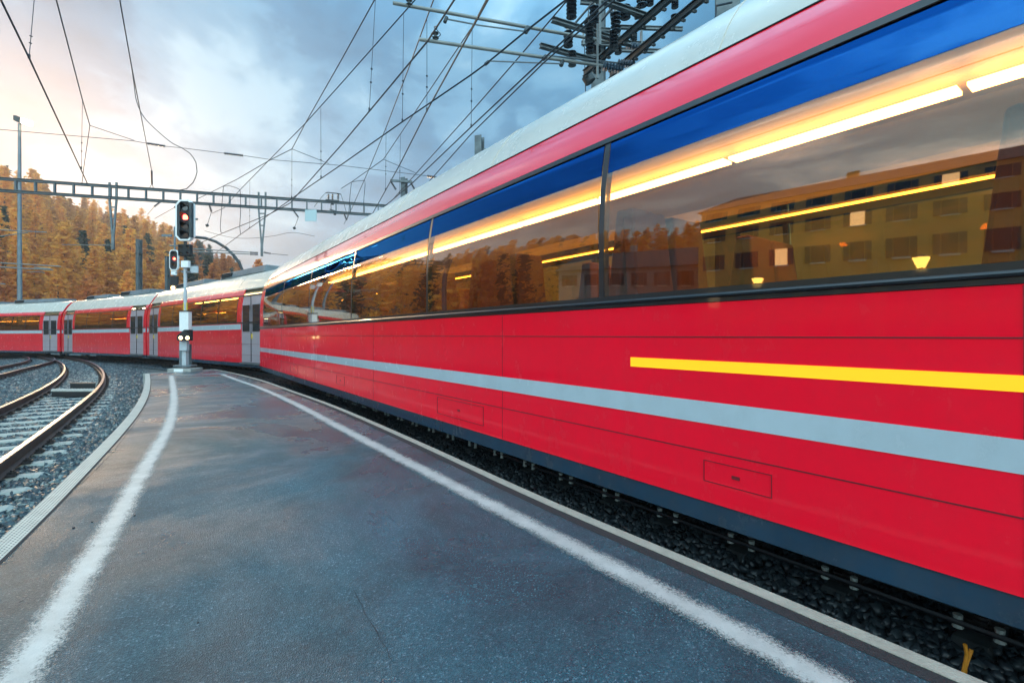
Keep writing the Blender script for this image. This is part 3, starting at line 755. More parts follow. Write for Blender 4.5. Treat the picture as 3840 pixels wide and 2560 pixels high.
def railcar(label, A, B, pano, doors, sections):
    # A far end, B near end (near side of the body, rail level); local x runs from A to B
    d = B - A; L = Vector((d.x, d.y, 0)).length; rz = math.atan2(d.y, d.x); ry = -math.atan2(d.z, L)
    root = thing('railcar', A, label, 'railcar', 'coupled cars of the red train', rot=(0, ry, rz))
    red = M['red'] if pano else M['red_dull']
    zw0, zw1 = (1.48, 2.52) if pano else (1.66, 2.50)
    # lower side
    for far in (False, True):
        mb = MB(); last = 0
        gaps = [] if far else doors
        segs = []; x = 0
        for a, b in sorted(gaps): segs.append((x, a)); x = b
        segs.append((x, L))
        for a, b in segs:
            if b-a > .05: shell(mb, a, b, .33, 1.40 if pano else 1.62, far)
        mb.build('side_panel', red, root)
        mb = MB()
        for a, b in segs:
            if b-a > .05:
                if pano: smooth_prof(mb, a, b, 2.56, 2.846, far)
                else: smooth_prof(mb, a, b, 2.54, 2.74, far)
        mb.build('cantrail', M['red_gloss'] if pano else red, root, smooth=True)
        # seams pressed into the side, stripes
        if not far:
            mb = MB()
            for a, b in segs:
                if b-a > .05:
                    if pano: mb.box((a+.01,-.004,.75),(b-.01,0.001,.868))
                    else: mb.box((a+.01,-.004,1.42),(b-.01,.001,1.60))
            mb.build('white_stripe', M['stripe'], root)
            mb = MB()
            for z in ((1.215, .60) if pano else (.95, .6)):
                mb.box((.02,-.0025,z-.003),(L-.02,.001,z+.003))
            mb.build('panel_seam', M['seam'], root)
            if pano:
                for k_ in range(1, 6):
                    MB().box((k_*3.1-.0015,-.002,.34),(k_*3.1+.0015,.001,1.395)).build('panel_joint', M['seam'], root)
                for hx, hw_, hz, hh in ((4.1,.7,.40,.17),(7.6,.42,.42,.14),(11.2,.9,.40,.17),(14.3,.36,.44,.11)):
                    h_ = MB()
                    for p0, p1 in (((hx,hz),(hx+hw_,hz+.003)),((hx,hz+hh),(hx+hw_,hz+hh+.003)),((hx,hz+.004),(hx+.003,hz+hh)),((hx+hw_-.003,hz+.004),(hx+hw_,hz+hh))): h_.box((p0[0],-.004,p0[1]),(p1[0],.001,p1[1]))
                    h_.box((hx+hw_*.5-.02,-.006,hz+hh*.5-.008),(hx+hw_*.5+.02,.001,hz+hh*.5+.008)); h_.build('hatch', M['seam'], root)
                mb = MB().box((L-5.2,-.004,1.03),(L-.02,.001,1.087)); mb.build('display_light_trail', M['yellow'], root)  # display's motion trail built as a long glowing strip
    # sill band under the glass, rubber band over it
    for far in (False, True):
        y0 = WD if far else 0; sg = -1 if far else 1
        mb = MB()
        if pano: shell(mb, .0, L, 1.402, 1.478, far, out=.006)
        else: shell(mb, .0, L, 1.622, 1.658, far, out=.004)
        mb.build('window_sill', M['black'], root)
        if pano:
            mb = MB(); mb.tube([(0.01, y0-sg*.012, 1.437), (L-.01, y0-sg*.012, 1.437)], .013, 8); mb.build('sill_moulding', M['alu'] if 0 else M['black'], root, smooth=True)
        mb = MB(); shell(mb, 0, L, zw1+.002, (2.558 if pano else 2.538), far, out=.008); mb.build('window_rubber', M['black'], root)
    # windows
    for far in (False, True):
        for (wa, wb) in sections:
            n = max(1, round((wb-wa)/(2.6 if pano else 1.55))); w = (wb-wa)/n
            for i in range(n):
                a, b = wa + i*w, wa + (i+1)*w
                mb = MB(); smooth_prof(mb, a+.03, b-.03, zw0, (2.30 if pano else zw1), far, t=.006)
                g = mb.build('window', M['glass'], root, smooth=True)
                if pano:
                    mb = MB(); smooth_prof(mb, a+.03, b-.03, 2.302, zw1, far, t=.006); mb.build('sky_reflection_band', M['glass_blue'], g, smooth=True)  # upper band coloured blue for the reflected sky
                mb = MB(); shell(mb, b-.022, b+.022, zw0, zw1, far, t=.05); mb.build('window_pillar', M['black'], root)
            mb = MB(); shell(mb, wa-.03, wa+.03, zw0, zw1, far, t=.05); mb.build('window_pillar', M['black'], root)
        # solid parts between the window sections
        xs_ = [0] + [v for s_ in sections for v in s_] + [L]; mb = MB()
        for a, b in zip(xs_[::2], xs_[1::2]):
            a2, b2 = a + (.03 if a > 0 else 0), b - (.03 if b < L else 0)
            if b2 - a2 < .05: continue
            cuts = [(p, q_) for p, q_ in doors if not far and p < b2 and q_ > a2]; x = a2
            for p, q_ in sorted(cuts):
                if p - x > .02: shell(mb, x, p, zw0, zw1, far)
                x = max(x, q_)
            if b2 - x > .02: shell(mb, x, b2, zw0, zw1, far)
        if mb.v: mb.build('end_panel', red, root)
    # doors
    for a, b in doors:
        mb = MB(); smooth_prof(mb, a+.012, b-.012, .36, 2.5, False, out=-.02); dr = mb.build('door', M['door'], root)
        w = b-a
        for q_ in (0, 1):
            x0 = a + .12 + q_*w/2; x1 = x0 + w/2 - .24
            mb = MB().box((x0,-.0,1.35),(x1,.019,2.2)); mb.build('door_window', M['win_d'], dr, bevel=.003)
        mb = MB().box((a+w/2-.008,.0,.38),(a+w/2+.008,.019,2.48)); mb.build('door_seal', M['matt_black'], dr)
        mb = MB().box((a+w/2+.06,-.012,1.12),(a+w/2+.09,.019,1.28)); mb.build('handle', M['warn'], dr)
        mb = MB().box((a-.01,-.05,.30),(b+.01,.3,.345)); mb.build('step', M['galv'], root)
    # roof
    z0 = 2.850 if pano else 2.742
    mb = MB()
    cp = catmull([Vector((y, z, 0)) for y, z in PROF], .05); pr = [zprof(z0, 3.47)[0]] + [(p.x, p.y) for p in cp if p.y > z0+.002]
    full = pr + [(WD-y, z) for y, z in pr[::-1][1:]]; inner = [(y + (.03 if y < WD/2 else -.03), z-.03) for y, z in full][::-1]
    mb.sweep(full + inner, [(Vector((x,0,0)), Vector((0,1,0)), Vector((0,0,1))) for x in (0, L)])
    roof = mb.build('roof', M['cream'], root, smooth=True)
    mb = MB()
    for k in range(1, int(L/2.6)+1):
        x = k*L/(int(L/2.6)+1)
        mb.sweep([(y - (.004 if y < 1.33 else -.004), z+.003) for y, z in full] + [(y, z-.01) for y, z in full[::-1]], [(Vector((q_,0,0)), Vector((0,1,0)), Vector((0,0,1))) for q_ in (x-.008, x+.008)])
    mb.build('roof_rib', M['cream'], roof, smooth=True)
    mb = MB().tube([(0, .215, z0-.002 if pano else 2.741), (L, .215, z0-.002 if pano else 2.741)], .005, 6)
    if pano: mb.build('roof_seam', M['matt_black'], root)
    if not pano:                                       # equipment boxes
        for (a, b, h) in ((L*.12, L*.40, .20), (L*.55, L*.86, .24)):
            mb = MB(); mb.sweep([(.72,0),(.80,h),(1.9,h),(1.96,0)], [(Vector((x,0,3.40)), Vector((0,1,0)), Vector((0,0,1))) for x in (a, b)])
            bx = mb.build('roof_unit', M['steel_grey'], root, bevel=.02)
            mb = MB()
            for i in range(8): mb.box((a+.2+i*.12, .70, 3.44), (a+.26+i*.12, .80, 3.40+h-.05))
            mb.build('grille', M['matt_black'], bx)
    # skirt, underframe, bogies
    mb = MB(); mb.box((0.05,.012,.215),(L-.05,.05,.328)); mb.build('skirt', M['skirt'], root)
    mb = MB().box((.1,.07,.34),(L-.1,WD-.07,.46))
    for k in range(int(L/2.2)):
        if 2.4 < k*2.2 < L-3.4: mb.box((k*2.2+.2,.35,.12),(k*2.2+1.7,WD-.35,.36))
    mb.build('underframe', M['under'], root)
    for xb in (2.1, L-2.1):
        mb = MB()
        for sd_ in (.62, WD-.62):
            mb.box((xb-1.15, sd_-.05, .26), (xb+1.15, sd_+.05, .40))
            for q_ in (-.8, .8): mb.box((xb+q_-.12, sd_-.07, .16), (xb+q_+.12, sd_+.07, .40)); mb.tube([(xb+q_*.55, sd_, .16),(xb+q_*.55, sd_, .34)], .05, 8)
        mb.box((xb-.2,.6,.30),(xb+.2,WD-.6,.38))
        bg_ = mb.build('bogie', M['under'], root)
        for q_ in (-.8, .8):
            mb = MB()
            for yy in (WD/2-.53, WD/2+.53):
                mb.tube([(xb+q_, yy-.05, .345),(xb+q_, yy-.035, .345),(xb+q_, yy+.035, .345),(xb+q_, yy+.04, .345),(xb+q_, yy+.06, .345)], [.30,.335,.335,.345,.30], 24)
            mb.tube([(xb+q_, WD/2-.5, .345),(xb+q_, WD/2+.5, .345)], .06, 8)
            mb.build('wheelset', M['rail'], bg_)
    # interior
    mb = MB().box((.05,.05,.80),(L-.05,WD-.05,.86)); mb.build('floor', M['floor'], root)
    mb = MB(); mb.sweep([(.14,2.60),(.55,2.84),(1.0,2.90),(1.66,2.90),(2.11,2.84),(2.52,2.60),(2.52,2.63),(2.11,2.87),(1.66,2.93),(1.0,2.93),(.55,2.87),(.14,2.63)], [(Vector((x,0,0)), Vector((0,1,0)), Vector((0,0,1))) for x in (.05, L-.05)])
    mb.build('ceiling', M['inner'], root)
    mb = MB()
    for far in (False, True):
        y = (WD-.065) if far else .05
        mb.box((.06, y, .86), (L-.06, y+.015, zw0-.02))
    mb.box((.06,WD-.17,2.48),(L-.06,WD-.15,2.68)); mb.box((.04,.06,.86),(.06,WD-.06,2.6)); mb.box((L-.06,.06,.86),(L-.04,WD-.06,2.6))
    mb.build('lining', M['inner'], root)
    nl = int((L-1.6)/1.5)
    for k_ in range(nl):
        x_ = .8 + k_*(L-1.6)/nl; mb = MB().box((x_,1.73,2.79),(x_+(L-1.6)/nl-.05,1.87,2.815)); mb.build('ceiling_light', M['tube_light'], root)
    mb = MB().box((.5, WD-.50, 2.30),(L-.5, WD-.12, 2.32)); rk = mb.build('luggage_rack', M['inner'], root)
    mb = MB().box((.6, WD-.505, 2.285),(L-.6, WD-.47, 2.298)); mb.build('rack_light', M['rack_light'], rk)
    x = 1.4 if not pano else 2.2; sm = M['seat'] if pano else M['seat_b']; proto = None
    while x < L - 1.2:
        for y0, y1 in ((.12, 1.02), (1.64, 2.54)):
            for sgn in (-1, 1):
                if proto is None:
                    mb = MB(); mb.add([(0,0,.42),(.46,0,.42),(.46,.9,.42),(0,.9,.42),(0,0,.30),(.44,0,.30),(.44,.9,.30),(0,.9,.30)], [(0,1,2,3),(7,6,5,4),(0,4,5,1),(1,5,6,2),(2,6,7,3),(3,7,4,0)])
                    for yy in (.02, .46):
                        mb.add([(.02,yy,.40),(.12,yy,.40),(.12,yy+.42,.40),(.02,yy+.42,.40),(-.06,yy+.03,1.22),(.03,yy+.03,1.22),(.03,yy+.39,1.22),(-.06,yy+.39,1.22)], [(3,2,1,0),(4,5,6,7),(0,1,5,4),(1,2,6,5),(2,3,7,6),(3,0,4,7)])
                    mb.box((.06,.1,0),(.3,.16,.3)); mb.box((.06,.74,0),(.3,.8,.3))
                    o = proto = mb.build('seat', sm, root, bevel=.02)
                else:
                    o = proto.copy(); C.objects.link(o); o.parent = root
                o.location = (x + sgn*.04, y0, .86); o.scale = (sgn, 1, 1)
        x += 1.9
    # end faces and gangway
    mb = MB(); full2 = [(0.002,.33)] + [(y, z) for y, z in PROF[1:]] + [(WD-y, z) for y, z in PROF[::-1][1:]]
    mb.sweep(full2, [(Vector((x,0,0)), Vector((0,1,0)), Vector((0,0,1))) for x in (-.012, -.002)]); mb.sweep(full2, [(Vector((x,0,0)), Vector((0,1,0)), Vector((0,0,1))) for x in (L+.002, L+.012)])
    mb.build('end_wall', red, root)
    mb = MB()
    for k in range(7):
        x = -.02 - k*.07; mb.box((x-.045,.45,.5),(x,WD-.45,2.95)); mb.box((x-.07,.5,.55),(x-.045,WD-.5,2.9))
    mb.build('gangway', M['black'], root, bevel=.01)
    return root

def zr(v): v = v.copy(); v.z = -drop(v.y); return v
th1 = R(36.1); n1_ = Vector((math.cos(th1), math.sin(th1), 0)); u1 = Vector((-math.sin(th1), math.cos(th1), 0))
A1, B1 = zr(n1_*2.38 + u1*15.8), zr(n1_*2.38 + u1*-3.2)
L1 = (A1-B1).length
railcar('nearest red panoramic railcar with long glazed windows and cream roof filling the right side', A1, B1, True, [], [(.55, 18.75)])
for lab, s0, s1_ in (('second red railcar behind the tall signal post, with pale doors', 16.4, 28.7),
                     ('third red railcar left of the signal post, roof unit on top', 29.3, 40.1),
                     ('farthest red railcar at the left edge of the photo', 40.7, 55.0)):
    a, b = zr(at_s(s1_)[0]), zr(at_s(s0)[0] + (Vector((.45, .33, 0)) if s0 < 17 else Vector((.08, .08, 0)))); L = (a-b).length
    railcar(lab, a, b, False, [(.25, 1.65), (L-1.75, L-.25)], [(2.0, L-2.1)])

# ================================================================== SIGNALS
def fbox(mb, x0, y0, x1, y1, Y, th, mi=0):
    a, b = P(x0, y0, Y), P(x1, y1, Y); return mb.box((a.x, Y-th/2, a.z), (b.x, Y+th/2, b.z), mi)
def fdisc(mb, x, y, r, Y, th, mi=0, n=20):
    c = P(x, y, Y); return mb.tube([(c.x, Y, c.z), (c.x, Y-th, c.z)], r*Y/F, n, mi)
def fpoly(mb, pts, Y, th, mi=0):
    n = len(pts); q_ = [P(x, y, Y) for x, y in pts]
    return mb.add([(p.x, Y-th/2, p.z) for p in q_] + [(p.x, Y+th/2, p.z) for p in q_], [tuple(range(n)), tuple(range(n, 2*n))[::-1]] + [(i, n+i, n+(i+1) % n, (i+1) % n) for i in range(n)], mi)
def hood(mb, x, y, r, Y, depth):                          # visor over a lens
    c = P(x, y, Y); rr = r*Y/F; n = 12; v = []
    for k in range(n+1):
        a = math.pi*(-.1 + 1.2*k/n); v.append((c.x+rr*math.cos(a), Y, c.z+rr*math.sin(a))); v.append((c.x+rr*math.cos(a), Y-depth*(.25+.75*math.sin(max(0, min(math.pi, a)))), c.z+rr*math.sin(a)))
    return mb.add(v, [(2*k, 2*k+1, 2*k+3, 2*k+2) for k in range(n)])
def oct_(x0, y0, x1, y1, cx_, cy0, cy1): return [(x0+cx_, y0), (x1-cx_, y0), (x1, y0+cy0), (x1, y1-cy1), (x1-cx_, y1), (x0+cx_, y1), (x0, y1-cy1), (x0, y0+cy0)]
Y0 = 14.2; gz = PT - drop(Y0)
base = Vector((P(695, 1390, Y0).x, Y0, gz))
sg = thing('signal_post', base, 'tall railway signal on the platform tip with white-rimmed black head showing red', 'signal')
mb = MB().box((base.x-.34, Y0-.28, gz-.02), (base.x+.34, Y0+.28, gz+.09)); part(mb, 'foundation', M['concrete'], sg, bevel=.02)
mb = MB(); a = P(678, 1374, Y0-.29); mb.box((base.x-.13, Y0-.30, gz), (base.x+.13, Y0-.281, gz+.085)); part(mb, 'foundation_plate', M['white'], sg)
mb = MB()
for x in (680.5, 710): mb.ibeam(P(x, 1376, Y0+.06), P(x, 1290, Y0+.06), .07, .10, .01, up=(0,1,0))
fbox(mb, 662, 1368, 727, 1373, Y0, .3); fbox(mb, 674, 1376, 716, 1371, Y0, .2)
part(mb, 'support_leg', M['steel_grey'], sg)
mb = MB(); fbox(mb, 687, 1376, 702, 1300, Y0-.05, .12); part(mb, 'cable_duct', M['box_grey'], sg)
mb = MB(); fbox(mb, 677.5, 1314, 705, 1278, Y0-.12, .12); part(mb, 'junction_box', M['box_grey'], sg, bevel=.008)
mb = MB().tube([P(695, 1300, Y0), P(695, 1000, Y0)], .046, 16); part(mb, 'mast', M['box_grey'], sg, smooth=True)
mb = MB()
for x in (689, 701): fbox(mb, x-1.3, 1163, x+1.3, 1134, Y0-.04, .02)
part(mb, 'warning_strip', M['warn'], sg)
mb = MB(); fbox(mb, 679, 1242, 713, 1168, Y0-.10, .16); cab = part(mb, 'cabinet', M['white'], sg, bevel=.008)
mb = MB(); fbox(mb, 678, 1168.5, 714, 1165, Y0-.10, .20); part(mb, 'cabinet_lid', M['steel_dark'], sg)
mb = MB(); fbox(mb, 683, 1003, 710, 978, Y0-.08, .10); part(mb, 'number_plate', M['white'], sg)
mb = MB(); fbox(mb, 714.5, 1023, 743, 998, Y0+.02, .05); part(mb, 'side_plate', M['box_grey'], sg)
mb = MB(); fbox(mb, 683, 1022, 715, 1017, Y0, .06); mb.tube([P(658, 1024, Y0), P(690, 1013, Y0)], .01, 6); mb.tube([P(672, 991, Y0), P(774, 996, Y0)], .008, 6); part(mb, 'bracket', M['steel_grey'], sg)
# dwarf signal
mb = MB(); fpoly(mb, [(670,1277),(670,1258),(697,1236),(717,1236),(717,1277)], Y0-.22, .16)
dw = part(mb, 'shunting_signal', M['matt_black'], sg, bevel=.006)
mb = MB()
for x, y in ((678, 1266.5), (703.5, 1266.5)): fdisc(mb, x, y, 6.2, Y0-.30, .012)
o = mb.build('lit_lamp', M['sig_w'], None); o.parent = dw; o.matrix_parent_inverse = Matrix.Translation(-(base))
mb = MB(); fdisc(mb, 706, 1243, 5, Y0-.30, .012); o = mb.build('unlit_lamp', M['lens'], None); o.parent = dw; o.matrix_parent_inverse = Matrix.Translation(-(base))
# extra black lamp box
mb = MB(); fbox(mb, 673, 960, 718, 917, Y0-.05, .14); q1 = part(mb, 'lamp_box', M['matt_black'], sg, bevel=.015)
mb = MB()
for x, y in ((679.5, 927), (707, 927), (679.5, 951), (707, 951)): hood(mb, x, y, 5.5, Y0-.12, .10); fdisc(mb, x, y, 3.6, Y0-.12, .01)
o = mb.build('lamp', M['lens']); o.parent = q1; o.matrix_parent_inverse = Matrix.Translation(-base)
mb = MB(); mb.tube([P(695, 1000, Y0), P(695, 904, Y0)], .04, 12); part(mb, 'mast_top', M['steel_dark'], sg)
# main head
HO = oct_(663, 751, 729, 904, 16, 17, 17); HI = oct_(668.5, 756.5, 723.5, 898, 13.5, 15, 15)
mb = MB(); fpoly(mb, HI, Y0-.10, .10); hd = part(mb, 'signal_head', M['matt_black'], sg)
mb = MB()
n = 8
for dy in (0, 1):
    pass
ov = [P(x, y, Y0-.10) for x, y in HO]; iv = [P(x, y, Y0-.10) for x, y in HI]
vs = [(p.x, Y0-.165, p.z) for p in ov] + [(p.x, Y0-.165, p.z) for p in iv] + [(p.x, Y0-.05, p.z) for p in ov] + [(p.x, Y0-.05, p.z) for p in iv]
fs = []
for i in range(n):
    j = (i+1) % n; fs += [(i, j, n+j, n+i), (2*n+i, 3*n+i, 3*n+j, 2*n+j), (i, 2*n+i, 2*n+j, j), (n+i, n+j, 3*n+j, 3*n+i)]
mb.add(vs, fs); part(mb, 'white_rim', M['white'], sg)
mb = MB(); fbox(mb, 713, 890, 722, 760, Y0-.20, .10); fbox(mb, 671, 885, 675, 765, Y0-.17, .04); part(mb, 'head_rib', M['steel_dark'], sg)
for nm, x, y in (('lamp_red', 695.5, 814), ('lamp', 695.5, 779), ('lamp', 695.5, 848), ('lamp', 695.5, 880)):
    mb = MB(); hood(mb, x, y, 13.5, Y0-.15, .2); o = mb.build('visor', M['matt_black']); o.parent = hd; o.matrix_parent_inverse = Matrix.Translation(-base)
    mb = MB(); fdisc(mb, x, y, 11.5, Y0-.152, .012, n=28)
    o = mb.build('lit_lens' if nm == 'lamp_red' else 'lens', M['sig_red'] if nm == 'lamp_red' else M['lens']); o.parent = hd; o.matrix_parent_inverse = Matrix.Translation(-base)
mb = MB(); 
for dx in (-6, -2, 2, 6): fbox(mb, 695.5+dx-1.3, 814+8, 695.5+dx+1.3, 814-8, Y0-.166, .004)
o = mb.build('lens_core', M['sig_redc']); o.parent = hd; o.matrix_parent_inverse = Matrix.Translation(-base)
mb = MB().tube([P(728, 822, Y0-.02), P(741, 822, Y0-.02)], .03, 12); part(mb, 'side_sight', M['alu'], sg)

# second, smaller signal behind the train
Y1 = 26.0; b2 = Vector((P(655, 1100, Y1).x, Y1, ground_z(Y1)))
s2 = thing('signal_post', b2, 'small signal showing red behind the train, left of the tall signal post', 'signal')
mb = MB().tube([b2, P(655.5, 850, Y1)], .05, 12); part(mb, 'mast', M['steel_grey'], s2, smooth=True)
mb = MB(); fbox(mb, 607, 888, 645, 879, Y1, .06); part(mb, 'arm', M['steel_grey'], s2)
mb = MB(); fbox(mb, 638, 923, 668, 919, Y1, .12); part(mb, 'clamp', M['steel_grey'], s2)
mb = MB(); H2 = oct_(638.5, 938, 670.5, 1014, 7, 8, 9); fpoly(mb, oct_(640.5, 940.5, 668.5, 1011, 6, 7, 8), Y1-.12, .12); h2 = part(mb, 'signal_head', M['matt_black'], s2)
mb = MB()
ov = [P(x, y, Y1-.12) for x, y in H2]; iv = [P(x, y, Y1-.12) for x, y in oct_(640.9, 940.9, 668.1, 1010.6, 6, 7, 8)]
vs = [(p.x, Y1-.2, p.z) for p in ov] + [(p.x, Y1-.2, p.z) for p in iv] + [(p.x, Y1-.08, p.z) for p in ov] + [(p.x, Y1-.08, p.z) for p in iv]
mb.add(vs, fs); part(mb, 'white_rim', M['white'], s2)
for y, lit in ((970, 1), (951, 0), (993, 0)):
    mb = MB(); fdisc(mb, 654.5, y, 6.4, Y1-.19, .015); o = mb.build('lit_lens' if lit else 'lens', M['sig_red'] if lit else M['lens']); o.parent = h2; o.matrix_parent_inverse = Matrix.Translation(-b2)
    mb = MB(); hood(mb, 654.5, y, 7.4, Y1-.18, .2); o = mb.build('visor', M['matt_black']); o.parent = h2; o.matrix_parent_inverse = Matrix.Translation(-b2)
mb = MB(); fdisc(mb, 654.5, 970, 3.4, Y1-.206, .004); o = mb.build('lens_core', M['sig_redc']); o.parent = h2; o.matrix_parent_inverse = Matrix.Translation(-b2)
mb = MB(); fbox(mb, 643.5, 1031, 662, 1016, Y1-.12, .10); part(mb, 'number_plate', M['white'], s2)
mb = MB(); fbox(mb, 641, 1070, 668, 1036, Y1-.12, .14); part(mb, 'lamp_box', M['matt_black'], s2, bevel=.02)
mb = MB(); fdisc(mb, 650, 1079, 6, Y1-.15, .06); part(mb, 'lit_lamp', M['sig_w'], s2)

# curved arch pipe
Y2 = 24.0; pts = [P(x, y, Y2) for x, y in [(700,884),(729,889),(770,893),(809,906),(847,929),(876,957),(897,985),(910,1016),(918,1050),(922,1090)]]
pts.append(Vector((pts[-1].x+.05, Y2, ground_z(Y2))))
mb = MB().tube(catmull(pts, .3), .068, 14); tag(mb.build('curved_pole', M['steel_dark'], smooth=True, loc=(pts[-1].x, Y2, ground_z(Y2))), 'dark pole bent into a quarter circle behind the train right of the signal', 'pole')

# ================================================================== GANTRY AND MASTS
GZ = CZ + 6.0
def gpt(x, y): return Pz(x, y, GZ)
ga, gb = gpt(0, 670), gpt(1430, 771); gd = (gb-ga).normalized(); ga2 = ga - gd*6; gb2 = gb + gd*2.2
gan = thing('gantry_beam', (ga+gb)/2, 'long steel ladder beam spanning the tracks behind the signal', 'gantry')
GH = .46
mb = MB(); mb.ibeam(ga2, gb2, .16, .10, .014); part(mb, 'top_chord', M['galv'], gan)
mb = MB(); dn = Vector((0,0,-GH)); mb.ibeam(ga2+dn, gb2+dn, .16, .10, .014); part(mb, 'bottom_chord', M['galv'], gan)
LG = (gb2-ga2).length; npn = int(LG/.62); post0 = None
for i in range(npn):
    p = ga2 + gd*(.3+i*.62)
    if post0 is None:
        mb = MB(); mb.bar((0,0,-.05), (0,0,-GH+.05), .12, .05, up=gd); post0 = o = mb.build('post', M['galv'], gan)
    else: o = post0.copy(); C.objects.link(o); o.parent = gan
    o.location = p - gan.location
for e, lab in ((ga2, 'hidden'), (gb2, 'b')):
    pass
mb = MB(); mb.ibeam(Vector((gb2.x, gb2.y, ground_z(gb2.y))), gb2+Vector((0,0,.3)), .24, .24, .02, up=(gd.x, gd.y, 0))
part(mb, 'column', M['galv'], gan)
mb = MB(); mb.ibeam(Vector((ga2.x, ga2.y, ground_z(ga2.y))), ga2+Vector((0,0,.3)), .24, .24, .02, up=(gd.x, gd.y, 0)); part(mb, 'column', M['galv'], gan)
def on_g(x, y):                                          # point in the vertical plane of the gantry beam
    # solve X = (x-PX)/F*Y on the line ga + t gd
    k = (x-PX)/F; t = (k*ga.y - ga.x)/(gd.x - k*gd.y); p = ga + gd*t; return Vector((p.x, p.y, CZ + (PY-y)/F*p.y))
# V-shaped hanger
def vhanger(label, xl, xr, xc, yt, yb, rungs):
    r0 = on_g((xl+xr)/2, yt); root = thing('hanging_post', r0, label, 'hanging post', 'hanging posts under the gantry beam')
    mb = MB()
    for x in (xl, xr): mb.bar(on_g(x, yt-16), on_g(x, yt+48), .07, .07, up=gd); mb.bar(on_g(x, yt+48), on_g(xc + (x-xc)*.12, yb-38), .07, .06, up=gd)
    mb.bar(on_g(xc, yb-42), on_g(xc, yb+6), .10, .09, up=gd)
    part(mb, 'leg', M['galv'], root)
    mb = MB()
    for t in rungs:
        y = yt + 48 + (yb-38-yt-48)*t; k = 1-.88*t
        mb.bar(on_g(xc+(xl-xc)*k, y), on_g(xc+(xr-xc)*k, y), .05, .05)
    part(mb, 'rung', M['galv'], root); return root
hg = vhanger('V-shaped lattice hanger under the gantry right of the signal', 970, 996, 982, 737, 955, (.12, .46, .8))
hg2 = vhanger('lattice hanger below the gantry against the hillside left of the signal', 411, 437, 424, 700, 930, (.2, .5, .8))
# twin tubes from the hangers
def cant(label, ends, ins=None, group='cantilever tubes carrying the wires', r=.022, root_at=0):
    a = ends[0][0]; root = thing('cantilever_arm', ends[0][root_at], label, 'cantilever arm', group)
    for p, q_ in ends: part(MB().tube([p, q_], r, 10), 'tube', M['alu'], root, smooth=True)
    for p, q_, rr, n_ in (ins or []): part(MB().insul(p, q_, rr, n_), 'insulator', M['insul'], root, smooth=True)
    return root
yo = Vector((0, -.12, 0))
cant('twin silver tubes reaching from the V hanger past the signal head', [(on_g(720,934)+yo, on_g(945,948)+yo), (on_g(720,945)+yo, on_g(945,955)+yo)],
     [(on_g(943,948)+yo, on_g(974,950)+yo, .055, 7), (on_g(943,955)+yo, on_g(974,956)+yo, .055, 7), (on_g(988,946), on_g(1016,951), .05, 6)])
mb = MB().tube([on_g(1016,951), on_g(1046,954), on_g(1080, 957)], .012, 6); tag(mb.build('stay_wire', M['wire'], loc=on_g(1016,951)), 'short stay wire right of the V hanger insulator', 'wire')
def pp(x, y, Y=19): return P(x, y, Y)
cant('two parallel silver tubes at the left edge in front of the larches', [(pp(-60,982), pp(228,999)), (pp(-60,998,18.8), pp(198,1012,18.8)), (pp(130,1003,18.8), pp(190,1008,18.8))])
cant('silver tube with a lower brace, topmost at the left edge', [(pp(-60,859,22), pp(175,871,22)), (pp(-60,894,22), pp(105,872,22))])
cant('thin silver tube halfway up the larches beside the hanger', [(pp(290,918,24), pp(419,920,24)), (pp(232,917.5,24), pp(290,918,24))], r=.016)
cant('short silver tube stub low at the left edge', [(pp(-60,1058,20), pp(20,1065,20))], r=.02)
cant('thin bent tube below the parallel pair', [(pp(100,1020,19), pp(158,1019,19)), (pp(158,1019,19), pp(167,1024,19))], r=.014)

# things on the gantry
r0 = on_g(1247, 756); sw = thing('line_disconnector', r0, 'three-insulator line switch standing on the gantry beam', 'line switch')
mb = MB(); mb.bar(on_g(1222,752), on_g(1273,756), .2, .07); mb.bar(on_g(1247,756), on_g(1247,768), .1, .1); part(mb, 'base', M['steel_dark'], sw)
for x in (1232, 1247, 1268): part(MB().insul(on_g(x,750), on_g(x,727), .06, 5), 'insulator', M['insul'], sw, smooth=True)
mb = MB().tube([on_g(1222,723), on_g(1232,722), on_g(1268,726), on_g(1279,729)], .022, 8); part(mb, 'contact_bar', M['wire'], sw)
mb = MB().tube([on_g(1222,723), on_g(1210,735), on_g(1190,760), on_g(1178,776)], .010, 6); part(mb, 'jumper', M['wire'], sw)
mb = MB().tube([on_g(1279,729), on_g(1290,765), on_g(1303,810), on_g(1306,815)], .010, 6); part(mb, 'jumper', M['wire'], sw)
q0 = on_g(1174,790)+Vector((0,-.2,0)); mb = MB(); a, b = on_g(1151,791)+Vector((0,-.2,0)), on_g(1199,837)+Vector((0,-.2,0))
mb.box((a.x, a.y-.01, a.z), (b.x, a.y+.01, b.z)); tag(mb.build('blank_sign', M['sign'], loc=q0), 'blank pale square plate hanging under the gantry', 'sign')
r0 = on_g(1256,795); mb = MB(); mb.bar(on_g(1236,785), on_g(1258,792), .06, .04); mb.tube([on_g(1256,790), on_g(1256,806)], .06, 10); mb.tube([on_g(1241,765), on_g(1242,788)], .015, 6)
tag(mb.build('gantry_lamp', M['steel_dark'], loc=r0), 'small dark fitting clamped under the gantry near its right end', 'lamp')
